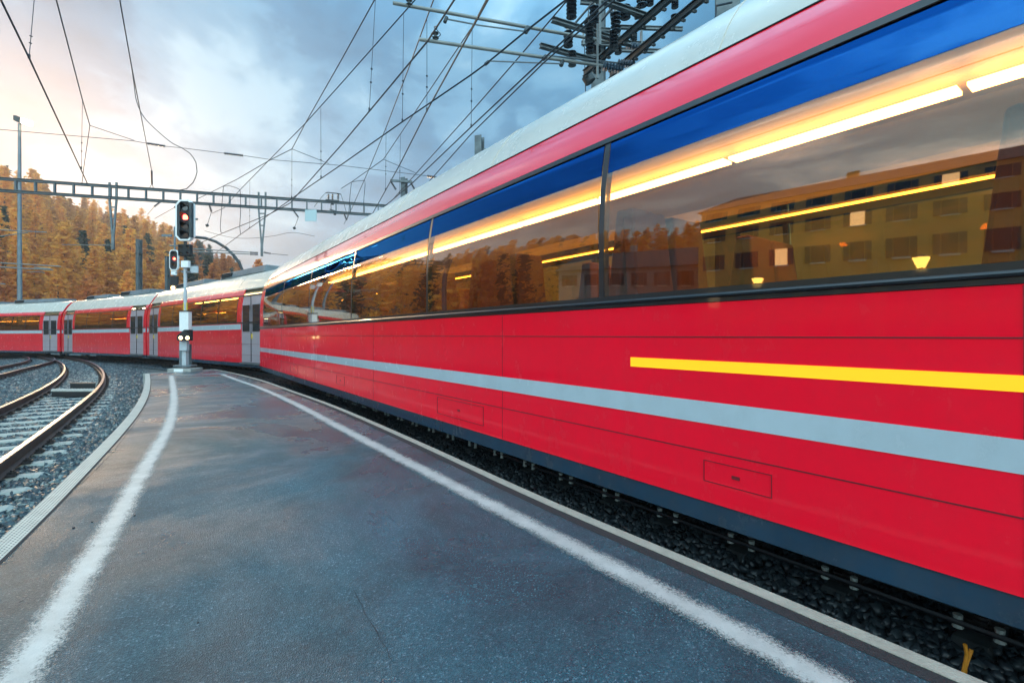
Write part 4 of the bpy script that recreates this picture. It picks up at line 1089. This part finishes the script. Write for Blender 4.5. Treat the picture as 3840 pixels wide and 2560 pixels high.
for nm, a, b, c_ in (('first', (784,765), (793,795), (777,845)), ('mid', (1098,786), (1119,815), (1104,855)), ('last', (1290,800), (1300,826), (1310,800))):
    root = thing('suspension_insulator', on_g(*a), {'first': 'slim ribbed insulator hanging under the gantry just right of the signal head', 'mid': 'slanting ribbed insulator under the gantry left of the blank plate', 'last': 'steep ribbed insulator under the gantry where the train roof meets it'}[nm], 'insulator', 'insulators hanging under the gantry')
    part(MB().insul(on_g(*a), on_g(*b), .05, 8), 'insulator_body', M['insul'], root, smooth=True)
    part(MB().tube([on_g(*b), on_g(*c_)], .010, 6), 'link', M['wire'], root)
    if nm != 'last': part(MB().tube([on_g(c_[0]-2, c_[1]-3), on_g(c_[0]+2, c_[1]+4)], .06, 10), 'weight', M['steel_dark'], root)

# free masts
def hmast(label, xa, xb, yt, Y, extra=None):
    xc = (xa+xb)/2; w = (xb-xa)*Y/F; b = Vector((P(xc, 0, Y).x, Y, ground_z(Y))); top = P(xc, yt, Y)
    root = thing('catenary_mast', b, label, 'mast', 'steel masts of the overhead line')
    part(MB().ibeam(b, top, w*.98, w, .02, up=(.35,.94,0)), 'post', M['galv'], root)
    mb = MB(); k = 0; z = b.z + .6
    while z < top.z and k < 14: mb.box((b.x-w*.56, Y-w*.56, z), (b.x+w*.56, Y+w*.56, z+.03)); z += 1.1; k += 1
    part(mb, 'collar', M['steel_dark'], root); return root
m3 = hmast('bare steel mast top rising over the train roof at mid width', 1784, 1812, 512, 16.5)
part(MB().box((P(1812,566,16.5).x, 16.4, P(1812,566,16.5).z), (P(1838,566,16.5).x, 16.5, P(1812,566,16.5).z+.05)), 'bracket', M['galv'], m3)
m4 = hmast('smaller far mast with a crossarm and hanging insulators', 1506, 1525, 667, 24)
part(MB().bar(P(1464,677,23.8), P(1546,682,23.8), .1, .1), 'crossarm', M['galv'], m4)
for a, b in (((1467,682),(1485,712)), ((1541,686),(1558,716))): part(MB().insul(P(*a,23.7), P(*b,23.7), .06, 7), 'insulator', M['insul'], m4, smooth=True)
hmast('slender mast among the larches left of the small signal', 514, 529, 898, 27)
hmast('short slender mast just left of the small signal', 622, 634, 962, 28)

# lamp post with floodlight
YL = 34; lp = thing('lamp_post', (P(74,0,YL).x, YL, ground_z(YL)), 'tall floodlight post with glowing lamp above the golden hillside at left', 'street lamp')
part(MB().tube([(P(74,0,YL).x, YL, ground_z(YL)), P(73,464,YL)], [.16, .09], 14), 'post', M['steel_grey'], lp, smooth=True)
a = P(78,452,YL); mb = MB(); fpoly(mb, [(63,438),(74,439),(92,449),(91,466),(74,462),(63,456)], YL, .5); part(mb, 'lamp_head', M['steel_dark'], lp)
mb = MB(); fpoly(mb, [(91,449),(110,452),(110,468),(90,466)], YL-.15, .5); part(mb, 'lamp_glass', M['lamp_f'], lp)

# ---------------- big switch mast and its frame
YA = 9.7
bm = hmast('big steel mast behind the train carrying the switch frame', 2221, 2268, -60, YA)
bm2 = thing('catenary_mast', (P(2727,0,5.75).x, 5.75, ground_z(5.75)), 'wide steel mast corner at the top edge beside the train roof', 'mast', 'steel masts of the overhead line')
part(MB().ibeam((bm2.location.x, 5.75, ground_z(5.75)), P(2727,-120,5.75), .26, .26, .02, up=(.35,.94,0)), 'post', M['galv'], bm2)
part(MB().tube([P(2686,20,5.6), P(2684,60,5.6), P(2676,80,5.6)], .009, 6).tube([P(2688,22,5.55), P(2745,10,5.55)], .012, 6), 'cable', M['wire'], bm2)
ZB = CZ + 4.72
fr_ = thing('switch_frame', Pz(2250,225,ZB), 'steel frame of two long beams and cross channels with black insulators', 'switch frame')
beams = []
for nm, pts in (('a', [(2189,277),(2504,0)]), ('b', [(2287,283),(2560,55)])):
    a, b = Pz(*pts[0], ZB), Pz(*pts[1], ZB); d = (b-a).normalized(); a2, b2_ = a, b + d*1.2; beams.append((a2, b2_, d))
    mb = MB(); mb.ibeam(a2, b2_, .06, .115, .012); part(mb, 'long_beam', M['steel_dark'], fr_)
    mb = MB(); Lb = (b2_-a2).length
    for k in range(int(Lb/.22)):
        p = a2 + d*(.1+k*.22) - Vector((0,0,.1)); mb.bar(p-Vector((.03,.0,0)), p+Vector((.03,0,.0)), .03, .03); mb.tube([p-Vector((0,0,.025)), p+Vector((0,0,.03))], .012, 6)
    part(mb, 'bolt', M['steel_dark'], fr_)
Lb0 = (beams[0][1]-beams[0][0]).length
perp = Vector((beams[0][2].y, -beams[0][2].x, 0)).normalized()
def fp(t, w, z): return beams[0][0] + beams[0][2]*t + perp*w + Vector((0,0,z))
for t, w0, w1 in ((.28, -.12, 1.05), (.95, -.30, 1.2), (1.62, -.15, 1.15), (2.3, -.1, 1.1)):
    part(MB().ibeam(fp(t, w0, .10), fp(t, w1, .10), .08, .07, .01), 'cross_channel', M['galv'], fr_)
for t, w, h in ((.28, .05, .30), (.28, .5, .28), (.95, .0, .34), (.95, .42, .32), (.95, .85, .30), (1.62, .02, .38), (1.62, .4, .36), (1.62, .8, .34), (2.3, .1, .4), (2.3, .55, .4)):
    ins = MB().insul(fp(t, w, .20), fp(t, w, .20+h), .085, 5); part(ins, 'insulator', M['insul'], fr_, smooth=True)
    part(MB().tube([fp(t, w, .20+h), fp(t, w, .26+h)], .03, 8).bar(fp(t, w-.06, .27+h), fp(t, w+.06, .27+h), .06, .03), 'terminal', M['alu'], fr_)
for t, w in ((.6, .12), (.6, .62), (1.3, .3), (1.3, .75)):
    part(MB().insul(fp(t, w, -.05), fp(t, w, -.32), .07, 5), 'insulator', M['insul'], fr_, smooth=True)
mb = MB()
for t, w in ((1.9, .98), (1.15, .5)): mb.bar(fp(t, w, .1), fp(t, w, -.75), .03, .03)
mb.bar(fp(.3, .1, .5), fp(1.6, .1, .62), .03, .03); mb.bar(fp(.3, .5, .48), fp(1.6, .45, .6), .025, .025); mb.tube([fp(.3,.1,.5), fp(.6,.3,.75), fp(.95,.42,.56)], .008, 6); mb.tube([fp(.95,0,.58), fp(1.3,.2,.9), fp(1.62,.4,.6)], .008, 6)
part(mb, 'operating_rod', M['galv'], fr_)
part(MB().box(fp(1.72,.12,.72), fp(1.95,.42,.95)), 'drive_box', M['green_box'], fr_)
# bracket channels round the mast
mb = MB()
for y, xl, xr in ((12, 2176, 2262), (110, 2185, 2290), (165, 2180, 2330), (105, 2300, 2560), (160, 2230, 2420), (190, 2300, 2540), (215, 2180, 2240)):
    mb.ibeam(P(xl, y-3, YA-.25), P(xr, y+5, YA-.25), .06, .07, .008)
for x, y0_, y1_ in ((2188, 110, 172), (2206, 60, 112), (2322, 104, 150), (2405, 118, 170)):
    mb.bar(P(x, y0_, YA-.25), P(x, y1_, YA-.25), .08, .03)
part(mb, 'mast_bracket', M['galv'], fr_)
for x, y0_, y1_, rr in ((2345,72,28,.10),(2393,70,36,.07)): part(MB().insul(P(x, y0_, YA-.6), P(x-(8 if x>2360 else 0), y1_-5, YA-.6), rr, 6), 'insulator', M['insul'], fr_, smooth=True)
part(MB().insul(P(2290,46,YA-.5), P(2330,52,YA-.5), .09, 5), 'insulator', M['insul'], fr_, smooth=True)
for x, y, in ((2298,130),(2318,190),(2240,185),(2376,140),(2383,45),(2438,8),(2531,18),(2529,70)):
    part(MB().insul(P(x, y-14, 8.2), P(x, y+14, 8.2), .062, 4), 'insulator', M['insul'], fr_, smooth=True)
part(MB().insul(P(2205,95,YA-.3), P(2212,75,YA-.3), .09, 4), 'insulator', M['insul'], fr_, smooth=True)
part(MB().tube([P(2192,175,YA-.3), P(2193,260,YA-.3), P(2197,380,YA-.3)], .010, 6).tube([P(2285,30,8.6), P(2295,95,8.6)], .01, 6).tube([P(2228,95,8.7), P(2238,150,8.7)], .01, 6), 'cable', M['wire'], fr_)
part(MB().tube([P(2200,285,YA-.35), P(2215,308,YA-.35)], .11, 14), 'motor', M['steel_dark'], fr_, smooth=True)

# main cantilever tubes
t1a, t1b = P(1473,12,7.3), P(2347,169,8.4); t2a, t2b = P(1571,148,7.25), P(2259,248,7.96)
ca = thing('cantilever_arm', t1b, 'upper long grey tube with end cap carrying wires over the train', 'cantilever arm', 'cantilever tubes carrying the wires')
part(MB().tube([t1a, t1b], .027, 14), 'tube', M['alu'], ca, smooth=True)
part(MB().insul(t1b, P(2428,187,8.5), .075, 8), 'insulator', M['insul_blue'], ca, smooth=True)
part(MB().insul(P(1535,28,7.35), P(1534,-6,7.35), .05, 2, .4), 'wire_clamp', M['steel_dark'], ca, smooth=True)
part(MB().tube([P(1673,72,7.5), P(1800,96,7.6), P(1972,119,7.8)], .013, 8), 'steady_arm', M['steel_grey'], ca)
part(MB().tube([P(1668,84,7.48), P(1675,66,7.5)], .03, 8).tube([P(1970,122,7.8), P(1982,104,7.82)], .04, 8), 'clamp', M['steel_dark'], ca)
ca = thing('cantilever_arm', t2b, 'lower long grey tube with dark insulators, nearest the train roof', 'cantilever arm', 'cantilever tubes carrying the wires')
part(MB().tube([t2a, t2b], .027, 14), 'tube', M['alu'], ca, smooth=True)
part(MB().insul(t2b, P(2336,262,8.05), .075, 7), 'insulator', M['insul_blue'], ca, smooth=True)
part(MB().insul(P(2315,238,8.2), P(2380,243,8.25), .07, 7), 'insulator', M['insul_blue'], ca, smooth=True)
part(MB().tube([P(2039,217,7.7), P(2046,209,7.72), P(2316,237,8.2)], .016, 8), 'steady_arm', M['steel_grey'], ca)
part(MB().tube([P(1824,240,7.3), P(1830,229,7.35), P(2108,240,7.75)], .012, 8), 'steady_arm', M['steel_grey'], ca)
part(MB().tube([P(1820,242,7.3), P(1832,232,7.33)], .025, 8).tube([P(2104,246,7.76), P(2110,228,7.8)], .035, 8).tube([P(2036,222,7.7), P(2048,212,7.72)], .035, 8), 'clamp', M['steel_dark'], ca)
part(MB().insul(P(1634,152,7.3), P(1632,118,7.3), .05, 2, .4), 'wire_clamp', M['steel_dark'], ca, smooth=True)
lo = [P(1634 + 20*math.cos(a)*(.6+.4*math.sin(3*a)), 122 + 22*math.sin(a), 7.3+.1*math.sin(2*a)) for a in np.linspace(0, 4*math.pi, 40)]
part(MB().tube(lo, .006, 6), 'wire_loop', M['wire'], ca)

# ================================================================== WIRES
ZC, ZM = CZ + 3.8, CZ + 5.55
def wpts(l, z, ext=7, ext2=0):
    p = [Pz(x, y, z) for x, y in l]; d = (p[0]-p[1]).normalized(); p = [p[0]+d*ext] + p if ext else p
    if ext2: p.append(p[-1] + (p[-1]-p[-2]).normalized()*ext2)
    return p
def wire(name, pts, r, root): return part(MB().tube(pts, r, 6), name, M['wire'], root)
def dropper(root, a, b):
    part(MB().tube([a, b], .005, 5).tube([a.lerp(b,.62), a.lerp(b,.63)], .018, 6).tube([a.lerp(b,.74), a.lerp(b,.75)], .018, 6).tube([b-Vector((0,0,.01)), b+Vector((0,0,.05))], .016, 6), 'dropper', M['wire'], root)
def line_pair(label, mess, cont, drops, zm=ZM, zc=ZC, ext=7):
    root = thing('overhead_line', Pz(*cont[0], zc), label, 'overhead line', 'overhead contact lines of the station')
    wire('messenger_wire', wpts(mess, zm, ext), .011, root); wire('contact_wire', wpts(cont, zc, ext), .012, root)
    for (x0, y0, x1, y1) in drops:
        b = Pz(x1, y1, zc); a = P(x0, y0, b.y); dropper(root, a, b)
    return root
line_pair('overhead line crossing the sky mid-left of the tubes, first of the right-hand bundle', [(1405,0),(1280,226),(1145,463),(1095,559),(1015,599),(890,672),(737,748)],
          [(1704,0),(1604,155),(1280,544),(1118,727),(1089,761),(1013,802),(833,875),(751,911)], [(1408,-2,1385,416),(1095,559,1094,742)])
line_pair('overhead line held by the upper tube clamp, running down to the signal head', [(1528,33),(1280,313),(1145,463),(900,712),(840,780),(795,800)],
          [(2123,0),(1979,112),(1824,239),(1764,283),(1509,457),(1280,618),(1121,726),(1042,782),(902,879),(809,948)], [(1514,49,1509,457),(1203,403,1204,667),(937,676,936,856)])
line_pair('steep overhead line meeting the roof left of the small mast', [(1626,0),(1601,68),(1541,234),(1449,476),(1383,637),(1321,778),(1290,840)], [(1830,0),(1734,174),(1601,416),(1498,620),(1413,773),(1380,830)],
          [(1601,68,1601,416),(1448,478,1446,713)])
line_pair('overhead line whose wire passes under both tubes to the small mast', [(1824,0),(1770,103),(1601,354),(1503,501),(1438,598),(1318,683),(1280,707)], [(2281,0),(2042,218),(1767,476),(1547,686),(1470,751),(1440,775)],
          [(1771,98,1767,476),(1502,501,1498,726)])
line_pair('overhead line at the far left above the empty curved track', [(211,0),(309,375),(337,471)], [(3,0),(109,218),(329,691)], [(128,0,109,218),(309,375,305,633)])
for lab, l, z in (('single feeder wire from the top edge down past the small mast', [(2129,0),(2025,122),(1949,212),(1764,424),(1563,648),(1480,740)], CZ+4.6),
                  ('lowest single wire passing behind the lower tube to the roof line', [(2281,22),(2036,239),(1764,506),(1634,653),(1560,735)], CZ+4.0),
                  ('feeder wire from the top edge to the rod on the gantry', [(449,0),(492,242),(569,642)], CZ+6.0)):
    p = wpts(l, z); tag(MB().tube(p, .011, 6).build('feeder_wire', M['wire'], loc=p[1]), lab, 'wire')
# cross-span with insulators
def cs(x, y): return Pz(x, y, CZ+6.0)
c = [(-200,468),(0,486),(500,529),(552,538)]; root = thing('cross_span_wire', cs(500,529), 'thin wire spanning the sky from the left edge with three ribbed insulators', 'wire')
wire('span', [cs(*q_) for q_ in c], .009, root); wire('span', [cs(622,549), cs(682,555), cs(840,575)], .009, root); wire('span', [cs(914,584), cs(1015,599), cs(1280,621), cs(1602,660)], .009, root)
for a, b in (((552,538),(622,549)), ((840,575),(914,584)), ((1602,660),(1642,667))): part(MB().insul(cs(*a), cs(*b), .055, 9, .5), 'insulator', M['insul'], root, smooth=True)
for l in ([(337,471),(503,527)], [(1095,559),(1233,614)], [(1438,598),(1562,650)]): wire('stay', [cs(*q_) for q_ in l], .009, root)
wire('hanger', [P(337,471,13), P(316,615,13.4), P(307,690,14)], .008, root)
p = catmull([P(x, y, 15.0) for x, y in [(492,242),(503,320),(512,380),(540,440),(600,500),(650,540),(682,555),(712,575),(735,610),(739,645),(724,685),(700,708),(674,713)]], .15)
tag(MB().tube(p, .012, 6).build('jumper_cable', M['wire'], loc=p[0]), 'curved jumper cable looping down beside the signal head', 'cable')
for lab, pts, Yj in (('slack jumper loop right of the signal head, hanging to the wire below', [(838,699),(833,760),(826,850),(828,870),(835,875)], 17),
                ('jumper loop with a round top above the gantry', [(838,699),(860,697),(885,704),(900,712),(902,790),(899,850),(902,879)], 17),
                ('tall narrow jumper loop at the train roof near the gantry end', [(1318,683),(1340,679),(1368,677),(1365,740),(1362,800)], 17),
                ('left leg of the narrow jumper near the gantry end', [(1318,683),(1312,740),(1308,800)], 17.2),
                ('sagging wire crossing below the V hanger', [(768,866),(820,880),(880,892),(950,893),(1030,884),(1097,872),(1180,886)], 23)):
    p = catmull([P(x, y, Yj) for x, y in pts], .15); tag(MB().tube(p, .010, 6).build('jumper_cable', M['wire'], loc=p[0]), lab, 'cable')
rod = thing('strain_rod', P(569,642,17.2), 'short thick rod with a forked foot on the gantry', 'rod')
part(MB().tube([P(569,642,17.2), P(570,690,18.3)], .03, 8), 'rod_body', M['insul'], rod); part(MB().tube([P(570,688,18.3), P(560,706,18.6)], .010, 6).tube([P(570,688,18.3), P(576,708,18.7)], .010, 6), 'fork', M['wire'], rod)
for lab, a, i0, i1, b in (('ribbed strain insulator on a wire left of the signal head', (553,805), (578,775), (600,758), (612,752)), ('wire with an end clamp just left of the signal head', (580,820), (655,778), (664,774), (668,771))):
    root = thing('strain_insulator', P(*i0, 21), lab, 'insulator')
    part(MB().insul(P(*i0, 21), P(*i1, 21), .05, 6), 'insulator_body', M['insul'], root, smooth=True); part(MB().tube([P(*a, 22), P(*i0, 21)], .01, 6).tube([P(*i1, 21), P(*b, 20.6)], .01, 6), 'link', M['wire'], root)

# ================================================================== HILL AND WOODS
SKY = [(-900,560),(-300,545),(0,578),(38,594),(77,607),(118,622),(160,640),(223,672),(277,716),(360,742),(446,760),(526,789),(574,815),(631,846),(742,895),(790,931),(856,962),(876,981),(930,1030),(1000,1090),(1150,1180)]
az_s = np.array([math.atan((PX-x)/F) for x, y in SKY])[::-1]; el_s = np.array([(PY-y)/F*math.cos(math.atan((PX-x)/F)) for x, y in SKY])[::-1]
az_s = np.append(az_s, [R(75), R(100), R(130), R(160)]); el_s = np.append(el_s, [.27, .21, .22, .2])
def crest(a): return 250 + max(0, R(42)-a)*520            # distance of the crest by azimuth
def hill_z(a, r):
    rc = crest(a); e = float(np.interp(a, az_s, el_s)); top = e*rc - 13; r0 = 88
    if r < r0: return ground_z(40)
    t = min(1.35, (r-r0)/(rc-r0)); s = t if t < 1 else 1 - (t-1)*.3
    return ground_z(40) + max(0, top)*(s**.92) + 1.2*math.sin(a*37+r*.06)*min(1, t*3)
mb = MB(); na, nr = 90, 40; AZ = np.linspace(R(18), R(160), na)
for a in AZ:
    rc = crest(a)
    for k in range(nr):
        r = 80 + (rc*1.35-80)*k/(nr-1); mb.v.append((-math.sin(a)*r, math.cos(a)*r, hill_z(a, r)-.3))
for i in range(na-1):
    for k in range(nr-1): mb.f.append([i*nr+k, i*nr+k+1, (i+1)*nr+k+1, (i+1)*nr+k]); mb.m.append(0)
tag(mb.build('hill', M['forest_floor'], smooth=True), kind='structure')
# distant ridge
mb = MB(); n = 60; 
for i in range(n+1):
    a = R(52) - R(80)*i/n; h = 55 + 30*math.sin(i*.55) + 18*math.sin(i*1.7+1) + 90*max(0, (i-20)/n)
    for k, (rr, hh) in enumerate(((455, -2), (470, h*.25), (485, h*.42), (500, -2))): mb.v.append((-math.sin(a)*rr, math.cos(a)*rr, hh))
for i in range(n):
    for k in range(3): mb.f.append([i*4+k, i*4+k+1, i*4+k+5, i*4+k+4]); mb.m.append(0)
tag(mb.build('hills', mat('distant_hill_forest', (.035, .06, .05), .95, var=.4, vscale=.02)), kind='structure')

def crown_arrays(h, rad_, nlev, nbr, nleaf, size, shape, seed):
    g = np.random.default_rng(seed); P_, S_, T_ = [], [], []; rad = rad_*1.3
    for i in range(nlev):
        t = (i+.5)/nlev; z = h*(.12 + .88*t)
        if shape == 'cone': rr = rad*(1-t)**.72*(.9+.25*math.sin(i*2.1+seed))
        elif shape == 'round': rr = rad*math.sqrt(max(.02, 1-(2*t-.75)**2*.62))*(.85+.2*math.sin(i*1.3+seed))*(1 if t < .85 else .6)
        else: rr = rad*(.55+.45*math.sin(math.pi*min(1, t*1.05)))*(1-t*.45)
        m = max(3, int(nbr*(.5+.7*(1-t))))
        for b in range(m):
            a = g.uniform(0, 2*math.pi); L_ = rr*g.uniform(.6, 1.15)
            br = g.uniform(.25, 1)
            for k in range(nleaf):
                f_ = (k+g.uniform(.2, 1))/nleaf; d_ = L_*f_**.8
                zz_ = z + L_*(.22*f_ - .38*f_*f_) + g.normal(0, .16*size*2)
                P_.append((math.cos(a)*d_ + g.normal(0, size*.5), math.sin(a)*d_ + g.normal(0, size*.5), zz_)); S_.append(size*g.uniform(.6, 1.3)); T_.append(br*.6 + g.uniform(0, .4))
    for k in range(12): P_.append((g.normal(0,.08), g.normal(0,.08), h*(.95+.005*k))); S_.append(size*.5); T_.append(.7)
    P_, S_, T_ = np.array(P_), np.array(S_), np.array(T_); n = len(P_)
    u = g.normal(size=(n,3)); u /= np.linalg.norm(u, axis=1)[:,None]; w = g.normal(size=(n,3)); w = np.cross(u, w); w /= np.linalg.norm(w, axis=1)[:,None]
    u[:,2] *= .55
    V = np.stack([P_-u*S_[:,None], P_-w*S_[:,None]*.45, P_+u*S_[:,None], P_+w*S_[:,None]*.45], 1)
    return V.reshape(-1,3), np.arange(n*4).reshape(-1,4), T_
def trunk_mesh(h, seed):
    mb = MB(); mb.tube([(0,0,-1),(0,0,h*.3),(.1,0,h*.7),(.05,0,h*.97)], [h*.018, h*.014, h*.007, .02], 6)
    for k in range(8):
        z = h*(.25+.08*k); a = k*2.4; L_ = h*.14*(1-k/10); mb.tube([(0,0,z),(math.cos(a)*L_, math.sin(a)*L_, z+L_*.1)], [h*.004, .01], 4)
    return mb
protos = []
KINDS = [('cone','gold',15,3.0,11),('cone','gold',17,3.3,12),('round','gold',12,3.2,13),('cone','gold',14,2.7,14),('round','rusty',11,3.0,15),('cone','rusty',14,2.8,16),('cone','pine',16,2.9,17),('col','pine',15,2.6,18),('cone','pine',13,2.4,19)]
for sh, mk, h, rad, sd_ in KINDS:
    V, Q, T = crown_arrays(h, rad, 28, 13, 7, .46, sh, sd_)
    protos.append((mk, h, np_mesh('crown', V, Q, [M[mk]], T), trunk_mesh(h, sd_)))
tm = {}
def tree_at(x, y, z, k, sc, label, name, group):
    mk, h, me_, tmb = protos[k]
    root = thing(name, (x, y, z), label, 'tree', group, rot=(0, 0, random.uniform(0, 6.28))); root.scale = (sc, sc, sc*random.uniform(.92, 1.1))
    if k not in tm: tm[k] = tmb.build('trunk', M['trunk'], root); t_ = tm[k]
    else: t_ = tm[k].copy(); C.objects.link(t_); t_.parent = root
    c_ = bpy.data.objects.new('crown', me_); C.objects.link(c_); c_.parent = root
# visible hillside: individual trees, nearest rows first
cand = []
for a in np.arange(R(26), R(48.5), R(.55)):
    r = 92 + random.uniform(0, 5)
    while r < crest(a)*1.0:
        aa = a + random.uniform(-.3, .3)*R(.9)*(140/r)**.3; cand.append((aa, r)); r += random.uniform(6, 8.5)*(r/120)
random.shuffle(cand); cand.sort(key=lambda q_: q_[1])
kept = []
for a, r in cand:
    x, y = -math.sin(a)*r, math.cos(a)*r
    if all((x-p)**2 + (y-q_)**2 > 9.5*(r/130) for p, q_, _, _ in kept): kept.append((x, y, a, r))
LABS = {'gold': ('golden larch on the lower slope behind the train', 'golden larch higher up the hillside under the gantry', 'golden larch on the skyline of the hill'),
        'rusty': ('rust-orange larch low on the slope near the signal', 'rust-orange larch in the middle of the slope', 'rust-orange larch near the hill crest'),
        'pine': ('dark green conifer low among the golden larches', 'dark green conifer in the middle of the slope', 'dark green conifer standing on the hill crest')}
nt_ = 0
indiv, rest = kept[:298], kept[298:]
def pick(a):
    v = random.random()
    if a < R(34): return random.choice([4, 5, 5, 4, 5, 6, 8, 5])
    return random.choice([0,0,1,1,2,2,3,3,0,1,0,3,1,5,4,2,6,8])
for x, y, a, r in indiv:
    k = pick(a); mk = protos[k][0]; z = hill_z(a, r); lv = 0 if r < 135 else (1 if r < 215 else 2)
    tree_at(x, y, z, k, random.uniform(.62, .92), LABS[mk][lv], 'larch_tree' if mk != 'pine' else 'pine_tree', {'gold': 'golden larches on the hillside', 'rusty': 'rust-orange larches on the hillside', 'pine': 'dark conifers on the hillside'}[mk])
# the rest of the wood, and the wooded slope left of the frame that the windows mirror: one mass
lows = [(crown_arrays(h, rad, 14, 7, 4, .8, sh, sd_+50), ('gold','rusty','pine').index(mk)) for sh, mk, h, rad, sd_ in KINDS]
VV, QQ, TT, MI = [], [], [], []; off = 0
def mass(x, y, z, k, s):
    global off
    (V, Q, T), mi = lows[k]; an = random.uniform(0, 6.28); c_, s_ = math.cos(an), math.sin(an)
    V2 = np.stack([(V[:,0]*c_-V[:,1]*s_)*s + x, (V[:,0]*s_+V[:,1]*c_)*s + y, V[:,2]*s + z], 1)
    VV.append(V2); QQ.append(Q+off); TT.append(T); MI.append(np.full(len(Q), mi)); off += len(V)
for x, y, a, r in rest: mass(x, y, hill_z(a, r), pick(a), random.uniform(.62, .92))
for a in np.arange(R(49), R(150), R(1.7)):
    r = 92 + random.uniform(0, 6)
    while r < crest(a):
        aa = a + random.uniform(-1, 1)*R(.8); mass(-math.sin(aa)*r, math.cos(aa)*r, hill_z(aa, r), pick(aa), random.uniform(.8, 1.2)); r += random.uniform(12, 20)*(r/120)
me = np_mesh('woodland', np.concatenate(VV), np.concatenate(QQ), [M['gold'], M['rusty'], M['pine']], np.concatenate(TT), np.concatenate(MI))
wo = bpy.data.objects.new('woodland', me); C.objects.link(wo); tag(wo, 'autumn wood of larch and pine filling the hilltop gaps', 'woodland', kind='stuff')

# ================================================================== what the windows mirror: hotel, house, lanterns
def building(label, az, dist, w, floors, m_, cols, lit):
    a = R(az); c_ = Vector((-math.sin(a)*dist, math.cos(a)*dist, ground_z(0))); rz = a + math.pi      # facade towards the station
    root = thing('hotel_building', c_, label, 'building', None, rot=(0, 0, a + math.pi)); H_ = floors*3.1
    MB().box((-w/2, -10, 0), (w/2, 0, H_)).build('wall', m_, root)
    rf = MB().add([(-w/2-.5,-10.5,H_),(w/2+.5,-10.5,H_),(w/2+.5,.5,H_),(-w/2-.5,.5,H_),(-w/2+2,-5,H_+3.4),(w/2-2,-5,H_+3.4)], [(3,2,1,0),(0,1,5,4),(2,3,4,5),(1,2,5),(3,0,4)]).build('roof', M['rooft'], root)
    MB().box((-1,-6,H_+1.5),(0,-5,H_+4.6)).build('chimney', m_, rf)
    k = 0
    for f_ in range(floors):
        for i in range(cols):
            x = -w/2 + w*(i+.5)/cols; z = .9 + f_*3.1
            wn = MB().box((x-.5,-.02,z),(x+.5,.05,z+1.5)).build('window', M['lit_win'] if (i*7+f_*3) % 17 == lit else M['win_d'], root)
            MB().box((x-.6,.0,z-.1),(x+.6,.14,z)).build('sill', M['white'], wn)
            MB().box((x-.98,.0,z),(x-.53,.07,z+1.5)).box((x+.53,.0,z),(x+.98,.07,z+1.5)).build('shutter', M['rooft'], wn)
building('tall ochre hotel with shuttered windows mirrored in the nearest train windows', 106, 46, 26, 5, M['stucco'], 9, 3)
building('grey house with lit windows mirrored in the train windows at mid train', 84, 60, 20, 3, M['stucco2'], 7, 5)
for lab, lx, ly in (('lit lantern mirrored in the window at the far right', -6.8, -1.6), ('second lit lantern mirrored farther left in the windows', -9.3, .7)):
    c_ = Vector((lx, ly, ground_z(0))); root = thing('platform_lantern', c_, lab, 'lantern', 'lit lanterns mirrored in the train windows')
    MB().tube([(0,0,0),(0,0,2.62)], .03, 10).build('post', M['steel_dark'], root)
    MB().tube([(0,0,2.62),(0,0,2.76)], [.06,.14], 6).build('lamp_glass', M['lamp_w'], root); MB().tube([(0,0,2.76),(0,0,2.80)], [.15,.03], 12).build('cap', M['steel_dark'], root)

# ================================================================== AIR
mb = MB().box((-520, -80, -6), (520, 540, 112))
hz = mb.build('haze', None if 0 else M['sign']); hz.data.materials.clear()
hm = bpy.data.materials.new('pale_haze'); hm.use_nodes = True; t = hm.node_tree; t.nodes.clear()
o = t.nodes.new('ShaderNodeOutputMaterial'); v = t.nodes.new('ShaderNodeVolumePrincipled')
v.inputs['Color'].default_value = (.88, .94, 1.0, 1); v.inputs['Density'].default_value = .0012; v.inputs['Anisotropy'].default_value = .62
t.links.new(v.outputs[0], o.inputs['Volume']); hz.data.materials.append(hm); tag(hz, 'pale evening haze', 'haze', kind='stuff')
